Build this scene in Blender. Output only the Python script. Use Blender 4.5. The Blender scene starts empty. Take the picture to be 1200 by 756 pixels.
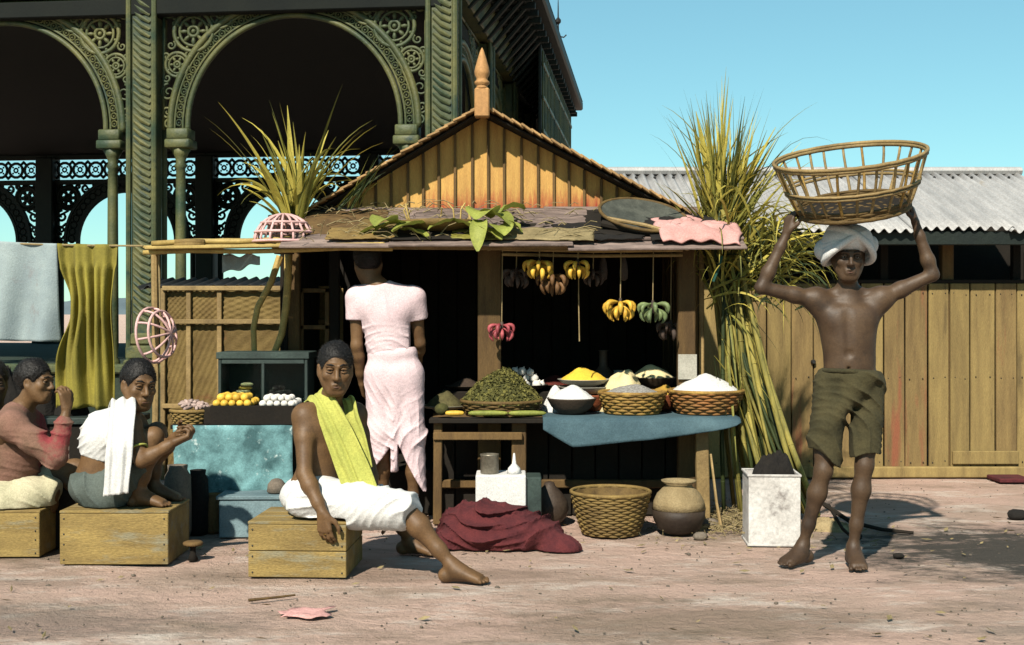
import bpy, bmesh, math, random
import numpy as np
from mathutils import Vector, Matrix, noise as mnoise
random.seed(7); np.random.seed(7)
R = math.radians
sc = bpy.context.scene
COL = sc.collection

# ---------------------------------------------------------------- camera
F, CX, HY, CH = 1450.0, 600.0, 365.0, 1.25          # focal length in photo pixels, principal column, horizon row, eye height
cam = bpy.data.cameras.new('camera'); camo = bpy.data.objects.new('camera', cam); COL.objects.link(camo)
cam.sensor_width = 36.0; cam.lens = 36.0 * F / 1200.0
camo.location = (0, 0, CH); camo.rotation_euler = (R(90), 0, 0)
cam.shift_y = -(378.0 - HY) / 1200.0
cam.clip_end = 3000; cam.clip_start = .05
sc.camera = camo
# ---------------------------------------------------------------- sky, sun, exposure
SUN_AZ, SUN_EL = 20.0, 42.0                           # sun behind the camera, 20 degrees to its left
w = bpy.data.worlds.new('World'); sc.world = w; w.use_nodes = True
nt = w.node_tree; nt.nodes.clear()
sky = nt.nodes.new('ShaderNodeTexSky'); sky.sky_type = 'NISHITA'; sky.sun_disc = False
sky.sun_elevation = R(SUN_EL); sky.sun_rotation = R(180 + SUN_AZ)
sky.air_density = 1.0; sky.dust_density = 0.; sky.ozone_density = 1.5; sky.altitude = 100
hs = nt.nodes.new('ShaderNodeMix'); hs.data_type = 'RGBA'; hs.blend_type = 'MULTIPLY'; hs.inputs[0].default_value = 1; hs.inputs[7].default_value = (.62, 1.02, .98, 1)   # even cyan cast over the whole sky
bg = nt.nodes.new('ShaderNodeBackground'); bg.inputs['Strength'].default_value = .125
ow = nt.nodes.new('ShaderNodeOutputWorld')
gm = nt.nodes.new('ShaderNodeGamma'); gm.inputs[1].default_value = .7; nt.links.new(sky.outputs[0], gm.inputs[0]); nt.links.new(gm.outputs[0], hs.inputs[6]); nt.links.new(hs.outputs[2], bg.inputs[0]); nt.links.new(bg.outputs[0], ow.inputs[0])
sl = bpy.data.lights.new('sun', 'SUN'); sl.energy = 5.0; sl.angle = R(1.0); sl.color = (1.0, .93, .80)
so = bpy.data.objects.new('sun', sl); COL.objects.link(so)
sd = Vector((-math.sin(R(SUN_AZ)) * math.cos(R(SUN_EL)), -math.cos(R(SUN_AZ)) * math.cos(R(SUN_EL)), math.sin(R(SUN_EL))))
so.rotation_euler = sd.to_track_quat('Z', 'Y').to_euler(); so.location = (-6, -10, 14)
sc.view_settings.view_transform = 'Standard'; sc.view_settings.look = 'None'
sc.view_settings.exposure = .8; sc.view_settings.gamma = 1.0; sc.view_settings.use_curve_mapping = False
sc.cycles.max_bounces = 6; sc.cycles.diffuse_bounces = 3; sc.cycles.transparent_max_bounces = 8

# ---------------------------------------------------------------- helpers
def p3(px, py, D):
    """world point seen at photo pixel px,py when it stands D metres away"""
    return Vector(((px - CX) / F * D, D, CH + (HY - py) / F * D))
def X(px, D): return (px - CX) / F * D
def Zv(py, D): return CH + (HY - py) / F * D
def V(*a): return Vector(a)

_mats = {}
ALB = .56                                             # albedo scale that goes with the exposure
def mat(name, c1, c2=None, scale=6., rough=.8, bump=.25, bscale=45., stretch=(1, 1, 1), rnd=.18, metal=0., spec=.25,
        c3=None, s3=1.3, t3=.6, grain=.18, trans=None, low=None):
    if name in _mats: return _mats[name]
    m = bpy.data.materials.new(name); m.use_nodes = True; _mats[name] = m
    n = m.node_tree.nodes; L = m.node_tree.links.new
    b = n['Principled BSDF']; b.inputs['Roughness'].default_value = rough; b.inputs['Metallic'].default_value = metal
    b.inputs['Specular IOR Level'].default_value = spec
    tc = n.new('ShaderNodeTexCoord'); mp = n.new('ShaderNodeMapping'); mp.inputs['Scale'].default_value = stretch
    L(tc.outputs['Object'], mp.inputs[0])
    oi = n.new('ShaderNodeObjectInfo')
    off = n.new('ShaderNodeVectorMath'); off.operation = 'ADD'
    sc1 = n.new('ShaderNodeVectorMath'); sc1.operation = 'SCALE'; sc1.inputs[0].default_value = (7.3, 3.1, 5.7)
    L(oi.outputs['Random'], sc1.inputs['Scale']); L(mp.outputs[0], off.inputs[0]); L(sc1.outputs[0], off.inputs[1])
    def noise(s, det=4., r=.6):
        q = n.new('ShaderNodeTexNoise'); q.inputs['Scale'].default_value = s; q.inputs['Detail'].default_value = det
        q.inputs['Roughness'].default_value = r; L(off.outputs[0], q.inputs['Vector']); return q
    def ramp(src, a, z):
        q = n.new('ShaderNodeMapRange'); q.inputs[1].default_value = a; q.inputs[2].default_value = z; q.clamp = True
        L(src, q.inputs[0]); return q.outputs[0]
    def mix(fac, a, bb, typ='MIX'):
        q = n.new('ShaderNodeMix'); q.data_type = 'RGBA'; q.blend_type = typ
        if hasattr(fac, 'is_linked'): L(fac, q.inputs[0])
        else: q.inputs[0].default_value = fac
        for s_, v in ((q.inputs[6], a), (q.inputs[7], bb)):
            if hasattr(v, 'is_linked'): L(v, s_)
            else: s_.default_value = (*v, 1)
        return q.outputs[2]
    c2 = c2 or tuple(x * .6 for x in c1)
    c1, c2 = tuple(x * ALB for x in c1), tuple(x * ALB for x in c2); c3 = tuple(x * ALB for x in c3) if c3 else None
    col = mix(ramp(noise(scale).outputs[0], .34, .66), c1, c2)
    if c3: col = mix(ramp(noise(s3, 5, .65).outputs[0], t3, t3 + .12), col, c3)
    if low:                                             # a stain that rises unevenly from the foot of a board
        lc, z0, z1 = low; lc = tuple(x * ALB for x in lc)
        geo = n.new('ShaderNodeSeparateXYZ'); L(tc.outputs['Object'], geo.inputs[0])
        ad = n.new('ShaderNodeMath'); ad.operation = 'MULTIPLY_ADD'; ad.inputs[1].default_value = (z1 - z0) * 1.6; L(noise(9., 4).outputs[0], ad.inputs[0]); L(geo.outputs[2], ad.inputs[2])
        col = mix(ramp(ad.outputs[0], z1 + (z1 - z0) * .8, z0 + (z1 - z0) * .8), col, lc)
    if grain:
        g = ramp(noise(bscale * 2.2, 2, .7).outputs[0], .3, .7)
        q = n.new('ShaderNodeMapRange'); q.inputs[3].default_value = 1 - grain; q.inputs[4].default_value = 1 + grain; L(g, q.inputs[0])
        cm = n.new('ShaderNodeVectorMath'); cm.operation = 'SCALE'; L(col, cm.inputs[0]); L(q.outputs[0], cm.inputs['Scale']); col = cm.outputs[0]
    if rnd:
        q = n.new('ShaderNodeMapRange'); q.inputs[3].default_value = 1 - rnd; q.inputs[4].default_value = 1 + rnd; L(oi.outputs['Random'], q.inputs[0])
        cm = n.new('ShaderNodeVectorMath'); cm.operation = 'SCALE'; L(col, cm.inputs[0]); L(q.outputs[0], cm.inputs['Scale']); col = cm.outputs[0]
    L(col, b.inputs['Base Color'])
    if bump:
        bp = n.new('ShaderNodeBump'); bp.inputs['Strength'].default_value = bump; bp.inputs['Distance'].default_value = .01
        L(noise(bscale, 4).outputs[0], bp.inputs['Height']); L(bp.outputs[0], b.inputs['Normal'])
    if trans:                                           # thin leaf: part of the light passes through
        tr = n.new('ShaderNodeBsdfTranslucent'); L(col, tr.inputs[0])
        mx = n.new('ShaderNodeMixShader'); mx.inputs[0].default_value = trans
        L(b.outputs[0], mx.inputs[1]); L(tr.outputs[0], mx.inputs[2])
        L(mx.outputs[0], n['Material Output'].inputs[0])
    return m

def axes(z, x=None):
    """3x3 matrix whose third column is z"""
    z = Vector(z).normalized(); x = Vector(x) if x is not None else (Vector((1, 0, 0)) if abs(z.x) < .8 else Vector((0, 1, 0)))
    x = (x - z * x.dot(z)).normalized(); y = z.cross(x)
    return Matrix((x, y, z)).transposed()

class MB:
    def __init__(s): s.v = []; s.f = []
    def add(s, vs, fs):
        o = len(s.v); s.v += [tuple(q) for q in vs]; s.f += [tuple(i + o for i in f) for f in fs]; return s
    def box(s, c, size, rot=None, ch=.004):
        c = Vector(c); h = [q / 2 for q in size]; ch = min(ch, min(h) * .45); rot = rot or Matrix.Identity(3)
        vs = []; idx = {}
        for sx in (-1, 1):
            for sy in (-1, 1):
                for sz in (-1, 1):
                    for a in range(3):
                        q = [sx * (h[0] - ch), sy * (h[1] - ch), sz * (h[2] - ch)]; q[a] = (sx, sy, sz)[a] * h[a]
                        idx[(sx, sy, sz, a)] = len(vs); vs.append(c + rot @ Vector(q))
        fs = []
        for a in range(3):
            b_, c_ = (a + 1) % 3, (a + 2) % 3
            def k(sa, sb, sc_, ax):
                t = [0, 0, 0]; t[a] = sa; t[b_] = sb; t[c_] = sc_; return idx[(t[0], t[1], t[2], ax)]
            for sa in (-1, 1):
                q = [k(sa, -1, -1, a), k(sa, 1, -1, a), k(sa, 1, 1, a), k(sa, -1, 1, a)]; fs.append(q if sa > 0 else q[::-1])
            for sa in (-1, 1):                           # edges between faces a and b
                for sb in (-1, 1):
                    q = [k(sa, sb, -1, a), k(sa, sb, -1, b_), k(sa, sb, 1, b_), k(sa, sb, 1, a)]
                    fs.append(q if sa * sb > 0 else q[::-1])
        for sx in (-1, 1):
            for sy in (-1, 1):
                for sz in (-1, 1):
                    q = [idx[(sx, sy, sz, a)] for a in range(3)]; fs.append(q if sx * sy * sz > 0 else q[::-1])
        return s.add(vs, fs)
    def tube(s, pts, rad, n=8, caps=True, flat=1., up=None, closed=False):
        pts = [Vector(q) for q in pts]; m = len(pts)
        if not hasattr(rad, '__len__'): rad = [rad] * m
        vs = []; fs = []; x = None
        for i, q in enumerate(pts):
            if closed: t = pts[(i + 1) % m] - pts[i - 1]
            else: t = pts[min(i + 1, m - 1)] - pts[max(i - 1, 0)]
            if t.length < 1e-9: t = Vector((0, 0, 1))
            A = axes(t, up if up is not None else x); x = A.col[0].copy()
            for k in range(n):
                a = 2 * math.pi * k / n
                vs.append(q + (A.col[0] * math.cos(a) * rad[i] + A.col[1] * math.sin(a) * rad[i] * flat))
        for i in range(m if closed else m - 1):
            j = (i + 1) % m
            for k in range(n):
                l = (k + 1) % n; fs.append((i * n + k, i * n + l, j * n + l, j * n + k))
        if caps and not closed:
            fs.append(tuple(range(n))[::-1]); fs.append(tuple((m - 1) * n + k for k in range(n)))
        return s.add(vs, fs)
    def ring(s, c, axis, r, t, n=16, k=5, sx=1., up=None, wob=0):
        A = axes(axis, up)
        pts = [Vector(c) + A.col[0] * math.cos(2 * math.pi * i / n) * r * sx + A.col[1] * math.sin(2 * math.pi * i / n) * r * (1 + wob * math.sin(3.1 * i)) for i in range(n)]
        return s.tube(pts, t, k, closed=True, up=A.col[2])
    def lathe(s, c, prof, n=24, rot=None, jit=0.):
        c = Vector(c); rot = rot or Matrix.Identity(3); vs = []; fs = []; m = len(prof)
        for r, z in prof:
            for k in range(n):
                a = 2 * math.pi * k / n; rr = max(r, 1e-4)
                if jit: rr *= 1 + jit * mnoise.noise((math.cos(a) * 2 + c.x * 9, math.sin(a) * 2 + c.y * 7, z * 9))
                vs.append(c + rot @ Vector((rr * math.cos(a), rr * math.sin(a), z)))
        for i in range(m - 1):
            for k in range(n):
                l = (k + 1) % n; fs.append((i * n + k, i * n + l, (i + 1) * n + l, (i + 1) * n + k))
        if prof[0][0] > 2e-4: fs.append(tuple(range(n))[::-1])
        if prof[-1][0] > 2e-4: fs.append(tuple((m - 1) * n + k for k in range(n)))
        return s.add(vs, fs)
    def ball(s, c, r, n=10, m=7, rot=None):
        if not hasattr(r, '__len__'): r = (r, r, r)
        c = Vector(c); rot = rot or Matrix.Identity(3); vs = []; fs = []
        for i in range(m + 1):
            th = math.pi * i / m
            for k in range(n):
                a = 2 * math.pi * k / n
                vs.append(c + rot @ Vector((r[0] * math.sin(th) * math.cos(a), r[1] * math.sin(th) * math.sin(a), -r[2] * math.cos(th))))
        for i in range(m):
            for k in range(n):
                l = (k + 1) % n; fs.append((i * n + k, i * n + l, (i + 1) * n + l, (i + 1) * n + k))
        return s.add(vs, fs)
    def grid(s, fn, nu, nv, thick=0.):
        """surface fn(u,v)->Vector for u,v in 0..1; thick gives it a back face and closed edges"""
        P = [[Vector(fn(i / nu, j / nv)) for j in range(nv + 1)] for i in range(nu + 1)]
        W = nv + 1; vs = [q for r_ in P for q in r_]; fs = [(i * W + j, (i + 1) * W + j, (i + 1) * W + j + 1, i * W + j + 1) for i in range(nu) for j in range(nv)]
        if thick:
            o = len(vs); back = []
            for i in range(nu + 1):
                for j in range(nv + 1):
                    du = P[min(i + 1, nu)][j] - P[max(i - 1, 0)][j]; dv = P[i][min(j + 1, nv)] - P[i][max(j - 1, 0)]
                    nn = du.cross(dv); nn = nn.normalized() if nn.length > 1e-12 else Vector((0, 0, 1)); back.append(P[i][j] - nn * thick)
            vs += back; fs += [tuple(o + q for q in f[::-1]) for f in fs]
            for i in range(nu):
                fs.append((i * W, o + i * W, o + (i + 1) * W, (i + 1) * W)); a = i * W + nv; fs.append((a, a + W, o + a + W, o + a))
            for j in range(nv):
                fs.append((j, j + 1, o + j + 1, o + j)); a = nu * W + j; fs.append((a, o + a, o + a + 1, a + 1))
        return s.add(vs, fs)
    def blade(s, base, d, length, width, droop=.5, n=7, roll=None, fold=.25, bend=None):
        """a grass or cane leaf: V-folded ribbon that droops along its length"""
        d = Vector(d).normalized(); p = Vector(base); st = length / n; vs = []; fs = []
        side = d.cross(Vector((0, 0, 1))); side = side.normalized() if side.length > 1e-3 else Vector((1, 0, 0))
        if roll: side = Matrix.Rotation(roll, 3, d) @ side
        for i in range(n + 1):
            t = i / n; wd = width * max(0.04, min(1, t * 4 + .45) * (1 - t ** 2.2)) / 2
            sd_ = (side - d * side.dot(d)).normalized(); nn = sd_.cross(d)
            vs += [p - sd_ * wd + nn * wd * fold, p.copy(), p + sd_ * wd + nn * wd * fold]
            p = p + d * st; d = (d + Vector((0, 0, -1)) * droop * st / max(length, .01) * (0.4 + 1.6 * t) + (bend * st if bend else Vector())).normalized()
        for i in range(n):
            o = i * 3; fs += [(o, o + 1, o + 4, o + 3), (o + 1, o + 2, o + 5, o + 4)]
        return s.add(vs, fs)

def obj(name, mb, m, parent=None, smooth=False, recalc=True):
    vs, fs = (mb.v, mb.f)
    me = bpy.data.meshes.new(name)
    if parent is not None:
        L0 = root_loc(parent); vs = [(q[0] - L0[0], q[1] - L0[1], q[2] - L0[2]) for q in vs]
    me.from_pydata(vs, [], fs); me.validate()
    if recalc:
        bm = bmesh.new(); bm.from_mesh(me); bmesh.ops.recalc_face_normals(bm, faces=bm.faces); bm.to_mesh(me); bm.free()
    return link(name, me, m, parent, smooth)
def root_loc(o):
    l = Vector(o.location)
    while o.parent: o = o.parent; l += o.location
    return l
def link(name, me, m, parent=None, smooth=False):
    if smooth: me.polygons.foreach_set('use_smooth', [True] * len(me.polygons))
    if m is not None and not me.materials: me.materials.append(m)
    o = bpy.data.objects.new(name, me); COL.objects.link(o)
    if parent is not None: o.parent = parent
    return o
def tag(o, label, cat, group=None):
    o['label'] = label; o['category'] = cat
    if group: o['group'] = group
    return o
def thing(name, label, cat, loc=(0, 0, 0), group=None):
    o = bpy.data.objects.new(name, None); o.empty_display_size = .1; COL.objects.link(o); o.location = loc
    return tag(o, label, cat, group)
def single(name, mb, m, label, cat, loc, group=None, smooth=False):
    """a thing that is one mesh; its origin sits at loc"""
    L0 = Vector(loc); mb.v = [(q[0] - L0[0], q[1] - L0[1], q[2] - L0[2]) for q in mb.v]
    o = obj(name, mb, m, None, smooth); o.location = L0
    return tag(o, label, cat, group)
def struct(o): o['kind'] = 'structure'; return o
def stuff(o): o['kind'] = 'stuff'; return o
def place(src, loc, rot=None, scl=None, parent=None):
    c = src.copy(); COL.objects.link(c); c.location = loc
    if rot is not None: c.rotation_euler = rot
    if scl is not None: c.scale = scl if hasattr(scl, '__len__') else (scl,) * 3
    if parent is not None: c.parent = parent
    return c
def lerp(a, b, t): return a + (b - a) * t
def rr(a, b): return random.uniform(a, b)
def rotz(a): return Matrix.Rotation(a, 3, 'Z')

# ---------------------------------------------------------------- materials
M = {}
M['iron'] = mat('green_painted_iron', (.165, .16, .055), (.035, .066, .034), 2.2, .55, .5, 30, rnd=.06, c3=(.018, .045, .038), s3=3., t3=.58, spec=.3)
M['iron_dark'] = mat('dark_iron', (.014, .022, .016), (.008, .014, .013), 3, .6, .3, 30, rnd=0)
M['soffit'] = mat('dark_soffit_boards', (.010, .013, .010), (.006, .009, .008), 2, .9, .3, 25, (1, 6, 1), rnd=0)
M['stone'] = mat('plinth_iron_green', (.05, .07, .045), (.025, .04, .03), 3, .9, .4, 30)
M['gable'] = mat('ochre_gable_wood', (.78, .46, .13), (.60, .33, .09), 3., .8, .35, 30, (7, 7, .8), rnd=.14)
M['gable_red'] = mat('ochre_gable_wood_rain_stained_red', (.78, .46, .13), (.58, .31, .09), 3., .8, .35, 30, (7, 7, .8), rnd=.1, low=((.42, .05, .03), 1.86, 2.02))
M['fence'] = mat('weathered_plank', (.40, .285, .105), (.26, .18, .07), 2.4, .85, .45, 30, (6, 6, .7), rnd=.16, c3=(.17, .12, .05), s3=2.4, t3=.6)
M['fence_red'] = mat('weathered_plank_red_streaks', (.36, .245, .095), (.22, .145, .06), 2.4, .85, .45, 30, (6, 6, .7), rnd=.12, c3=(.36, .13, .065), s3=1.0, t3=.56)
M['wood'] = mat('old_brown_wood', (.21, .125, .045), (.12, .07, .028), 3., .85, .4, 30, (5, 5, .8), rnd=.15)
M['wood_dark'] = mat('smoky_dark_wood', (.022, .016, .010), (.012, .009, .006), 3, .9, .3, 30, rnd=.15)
M['wood_grey'] = mat('grey_weathered_board', (.36, .265, .225), (.15, .11, .095), 5., .9, .45, 35, (1, 5, 1), rnd=.2)
M['finial'] = mat('turned_ochre_wood', (.60, .32, .12), (.45, .23, .085), 4, .7, .2, 30)
M['shingle'] = mat('roof_shingle', (.60, .36, .15), (.36, .22, .1), 4, .85, .4, 30, rnd=.2)
M['zinc'] = mat('galvanised_iron_sheet', (.56, .54, .52), (.42, .41, .40), 3, .55, .12, 20, (4, .6, 1), rnd=.07, c3=(.42, .36, .28), s3=2., t3=.62, spec=.4)
M['bamboo'] = mat('split_bamboo', (.66, .47, .15), (.42, .29, .09), 5, .6, .2, 40, rnd=.15)
M['bamboo_brown'] = mat('brown_bamboo', (.42, .29, .12), (.24, .16, .065), 5, .65, .25, 40, rnd=.18)
M['crate'] = mat('yellow_packing_case_wood', (.41, .285, .095), (.25, .17, .06), 3.5, .85, .35, 40, (.8, 4, 4), rnd=.1, c3=(.30, .26, .16), s3=4.2, t3=.54, grain=.3)
M['canvas_grey'] = mat('grey_blue_cotton', (.42, .50, .50), (.31, .38, .40), 4, .95, .3, 90, c3=(.30, .27, .27), s3=3, t3=.6, rnd=.04)
M['canvas_olive'] = mat('olive_yellow_cotton', (.37, .31, .05), (.25, .21, .04), 4, .95, .3, 90, rnd=.04)
M['teal_cloth'] = mat('mottled_teal_cloth', (.26, .52, .54), (.06, .14, .15), 7, .9, .3, 60, rnd=.03, c3=(.85, .98, .95), s3=11, t3=.60)
M['tarp'] = mat('blue_tarpaulin', (.095, .17, .20), (.05, .10, .125), 5, .8, .3, 60, rnd=.03)
M['blue_box'] = mat('pale_blue_painted_box', (.26, .37, .40), (.16, .25, .28), 6, .8, .3, 50)
M['white_tin'] = mat('whitewashed_tin', (.85, .82, .78), (.62, .58, .54), 5, .7, .4, 25, c3=(.16, .13, .12), s3=5.5, t3=.6)
M['white'] = mat('white_cotton', (.92, .90, .86), (.78, .77, .75), 5, .95, .25, 70, rnd=.03)
M['pink'] = mat('pale_pink_cotton', (.98, .76, .78), (.86, .64, .67), 5, .95, .3, 70, rnd=.02)
M['shirt'] = mat('faded_rose_print_cotton', (.33, .17, .125), (.20, .115, .075), 7, .95, .35, 70, rnd=0, c3=(.30, .05, .055), s3=4.5, t3=.54)
M['cream'] = mat('cream_cotton', (.78, .70, .48), (.55, .51, .33), 6, .95, .3, 70, rnd=0)
M['grey_cloth'] = mat('dull_grey_green_cloth', (.135, .16, .14), (.07, .09, .08), 5, .95, .3, 60, rnd=0)
M['loin'] = mat('dark_olive_cloth', (.085, .070, .030), (.045, .040, .018), 7, .95, .4, 60, rnd=0)
M['lime'] = mat('yellow_green_shawl_cotton', (.62, .61, .14), (.47, .49, .11), 6, .95, .35, 60, rnd=0)
M['skin'] = mat('brown_skin', (.225, .122, .052), (.14, .073, .031), 7, .56, .14, 60, rnd=0, spec=.30, grain=.15, c3=(.10, .055, .025), s3=5, t3=.58)
M['skin_dark'] = mat('dark_brown_skin', (.120, .070, .036), (.066, .037, .020), 7, .56, .14, 60, rnd=0, spec=.32, grain=.15, c3=(.05, .03, .018), s3=5, t3=.58)
M['hair'] = mat('black_hair', (.014, .011, .009), (.008, .006, .005), 30, .55, .6, 60, rnd=0)
M['eye_white'] = mat('eye_white', (.30, .26, .22), (.26, .22, .18), 9, .4, 0, rnd=0, grain=0)
M['eye_dark'] = mat('eye_iris', (.008, .005, .004), (.006, .004, .003), 9, .2, 0, rnd=0, grain=0)
M['lip'] = mat('lip_skin', (.15, .075, .05), (.12, .06, .04), 9, .5, .1, rnd=0)
M['maroon'] = mat('maroon_blanket', (.15, .030, .032), (.085, .018, .022), 12, .97, .7, 60, rnd=0)
M['wicker'] = mat('golden_wicker', (.50, .31, .075), (.24, .13, .035), 14, .7, .3, 60, rnd=.12)
M['wicker_dark'] = mat('dark_wicker', (.20, .125, .04), (.10, .06, .02), 12, .75, .3, 60, rnd=.12)
M['wicker_red'] = mat('reddish_wicker', (.42, .17, .05), (.28, .15, .045), 10, .7, .3, 60, rnd=.1)
M['wicker_olive'] = mat('olive_wicker', (.34, .225, .07), (.19, .12, .04), 10, .75, .3, 60, rnd=.1)
M['pink_cane'] = mat('pink_cane', (.95, .58, .56), (.75, .46, .42), 9, .6, .1, 60, rnd=.06)
M['clay'] = mat('red_clay', (.42, .12, .045), (.30, .085, .035), 6, .7, .2, 50)
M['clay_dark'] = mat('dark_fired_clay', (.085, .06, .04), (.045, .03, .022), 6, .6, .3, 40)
M['clay_sand'] = mat('sand_rubbed_clay', (.42, .32, .17), (.30, .22, .11), 9, .95, .5, 60)
M['enamel'] = mat('pale_enamel_dish', (.55, .52, .44), (.4, .38, .32), 6, .35, .05, rnd=.08)
M['tin'] = mat('dull_tin', (.36, .32, .25), (.22, .19, .14), 6, .42, .1, 30, metal=.55)
M['rice'] = mat('white_grain', (1.05, 1.04, 1.0), (.88, .87, .86), 60, .9, .8, 160, rnd=.03, grain=.25)
M['grey_grain'] = mat('speckled_grain', (.62, .60, .56), (.22, .20, .18), 90, .9, .8, 160, rnd=0, grain=.3)
M['turmeric'] = mat('yellow_powder', (1.1, .72, .07), (.95, .6, .06), 20, .95, .4, 120, rnd=0)
M['ochre_grain'] = mat('golden_grain', (.62, .38, .06), (.5, .3, .05), 40, .95, .6, 140, rnd=0)
M['cream_flour'] = mat('cream_meal', (1.0, .85, .46), (.86, .72, .4), 20, .95, .4, 120, rnd=.05)
M['herb'] = mat('dried_green_leaf', (.12, .115, .03), (.055, .055, .016), 25, .9, .5, 80, rnd=.1)
M['herb_flake'] = mat('dried_leaf_flake', (.24, .215, .055), (.075, .075, .02), 30, .9, 0, rnd=.1)
M['banana'] = mat('ripe_banana', (1.0, .64, .08), (.75, .40, .05), 14, .5, .1, 40, rnd=.12, c3=(.12, .05, .015), s3=16, t3=.62)
M['banana_green'] = mat('green_banana', (.24, .31, .12), (.16, .22, .10), 12, .5, .1, 40, rnd=.15)
M['banana_brown'] = mat('overripe_banana', (.27, .14, .055), (.15, .075, .03), 14, .6, .1, 40, rnd=.15)
M['banana_red'] = mat('red_banana', (.55, .13, .14), (.38, .06, .08), 12, .5, .1, 40, rnd=.25)
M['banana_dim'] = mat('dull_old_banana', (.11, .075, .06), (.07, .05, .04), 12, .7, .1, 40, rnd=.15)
M['fruit'] = mat('yellow_fruit', (1.05, .68, .09), (.85, .5, .07), 9, .5, .1, 40, rnd=.15)
M['sweet'] = mat('white_sweet', (1.05, 1.0, .92), (.9, .86, .78), 9, .7, .15, 40, rnd=.08)
M['biscuit'] = mat('pale_pink_biscuit', (.62, .47, .42), (.42, .30, .26), 9, .8, .2, 40, rnd=.22)
M['string'] = mat('jute_string', (.40, .30, .15), (.3, .22, .1), 20, .9, .1, rnd=.1)
M['leaf_yellow'] = mat('yellow_green_blade', (.80, .66, .13), (.54, .46, .09), 6, .6, .15, 50, rnd=.2, trans=.25)
M['leaf_olive'] = mat('olive_blade', (.36, .33, .06), (.19, .19, .045), 6, .6, .15, 50, rnd=.25, trans=.2)
M['leaf_dark'] = mat('dark_green_blade', (.075, .10, .03), (.04, .06, .022), 6, .6, .15, 50, rnd=.25, trans=.15)
M['stalk'] = mat('cane_stalk', (.46, .38, .09), (.17, .16, .045), 6, .55, .15, 40, (3, 3, .8), rnd=.3)
M['leaf_green'] = mat('fresh_broad_leaf', (.52, .55, .11), (.30, .34, .07), 6, .6, .2, 40, rnd=.15, trans=.2)
M['rose_cloth'] = mat('rose_sacking', (.85, .46, .42), (.68, .36, .32), 7, .95, .4, 50, rnd=.05)
M['coal'] = mat('charred_rags', (.022, .018, .014), (.012, .010, .009), 12, .95, .8, 50, rnd=.2)
M['straw'] = mat('dry_straw', (.36, .28, .14), (.22, .17, .08), 9, .9, .3, 50, rnd=.3)
M['stonebit'] = mat('grey_pebble', (.26, .21, .16), (.17, .14, .11), 9, .9, .4, 50, rnd=.35)
M['glass'] = mat('dusty_glass', (.10, .13, .12), (.06, .08, .08), 4, .15, 0, rnd=0, spec=.6)
M['case'] = mat('dark_green_case_paint', (.05, .075, .065), (.03, .045, .04), 5, .6, .25, 40)
M['metal_dark'] = mat('dark_metal', (.03, .03, .028), (.02, .02, .02), 6, .5, .2, 30)
M['brass'] = mat('brass', (.6, .4, .12), (.5, .32, .1), 6, .3, 0, metal=.9, rnd=0)
M['mat_weave'] = mat('woven_bamboo_mat', (.27, .185, .06), (.17, .11, .035), 5, .85, .5, 70, rnd=.12, c3=(.22, .06, .03), s3=2.2, t3=.62)
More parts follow.
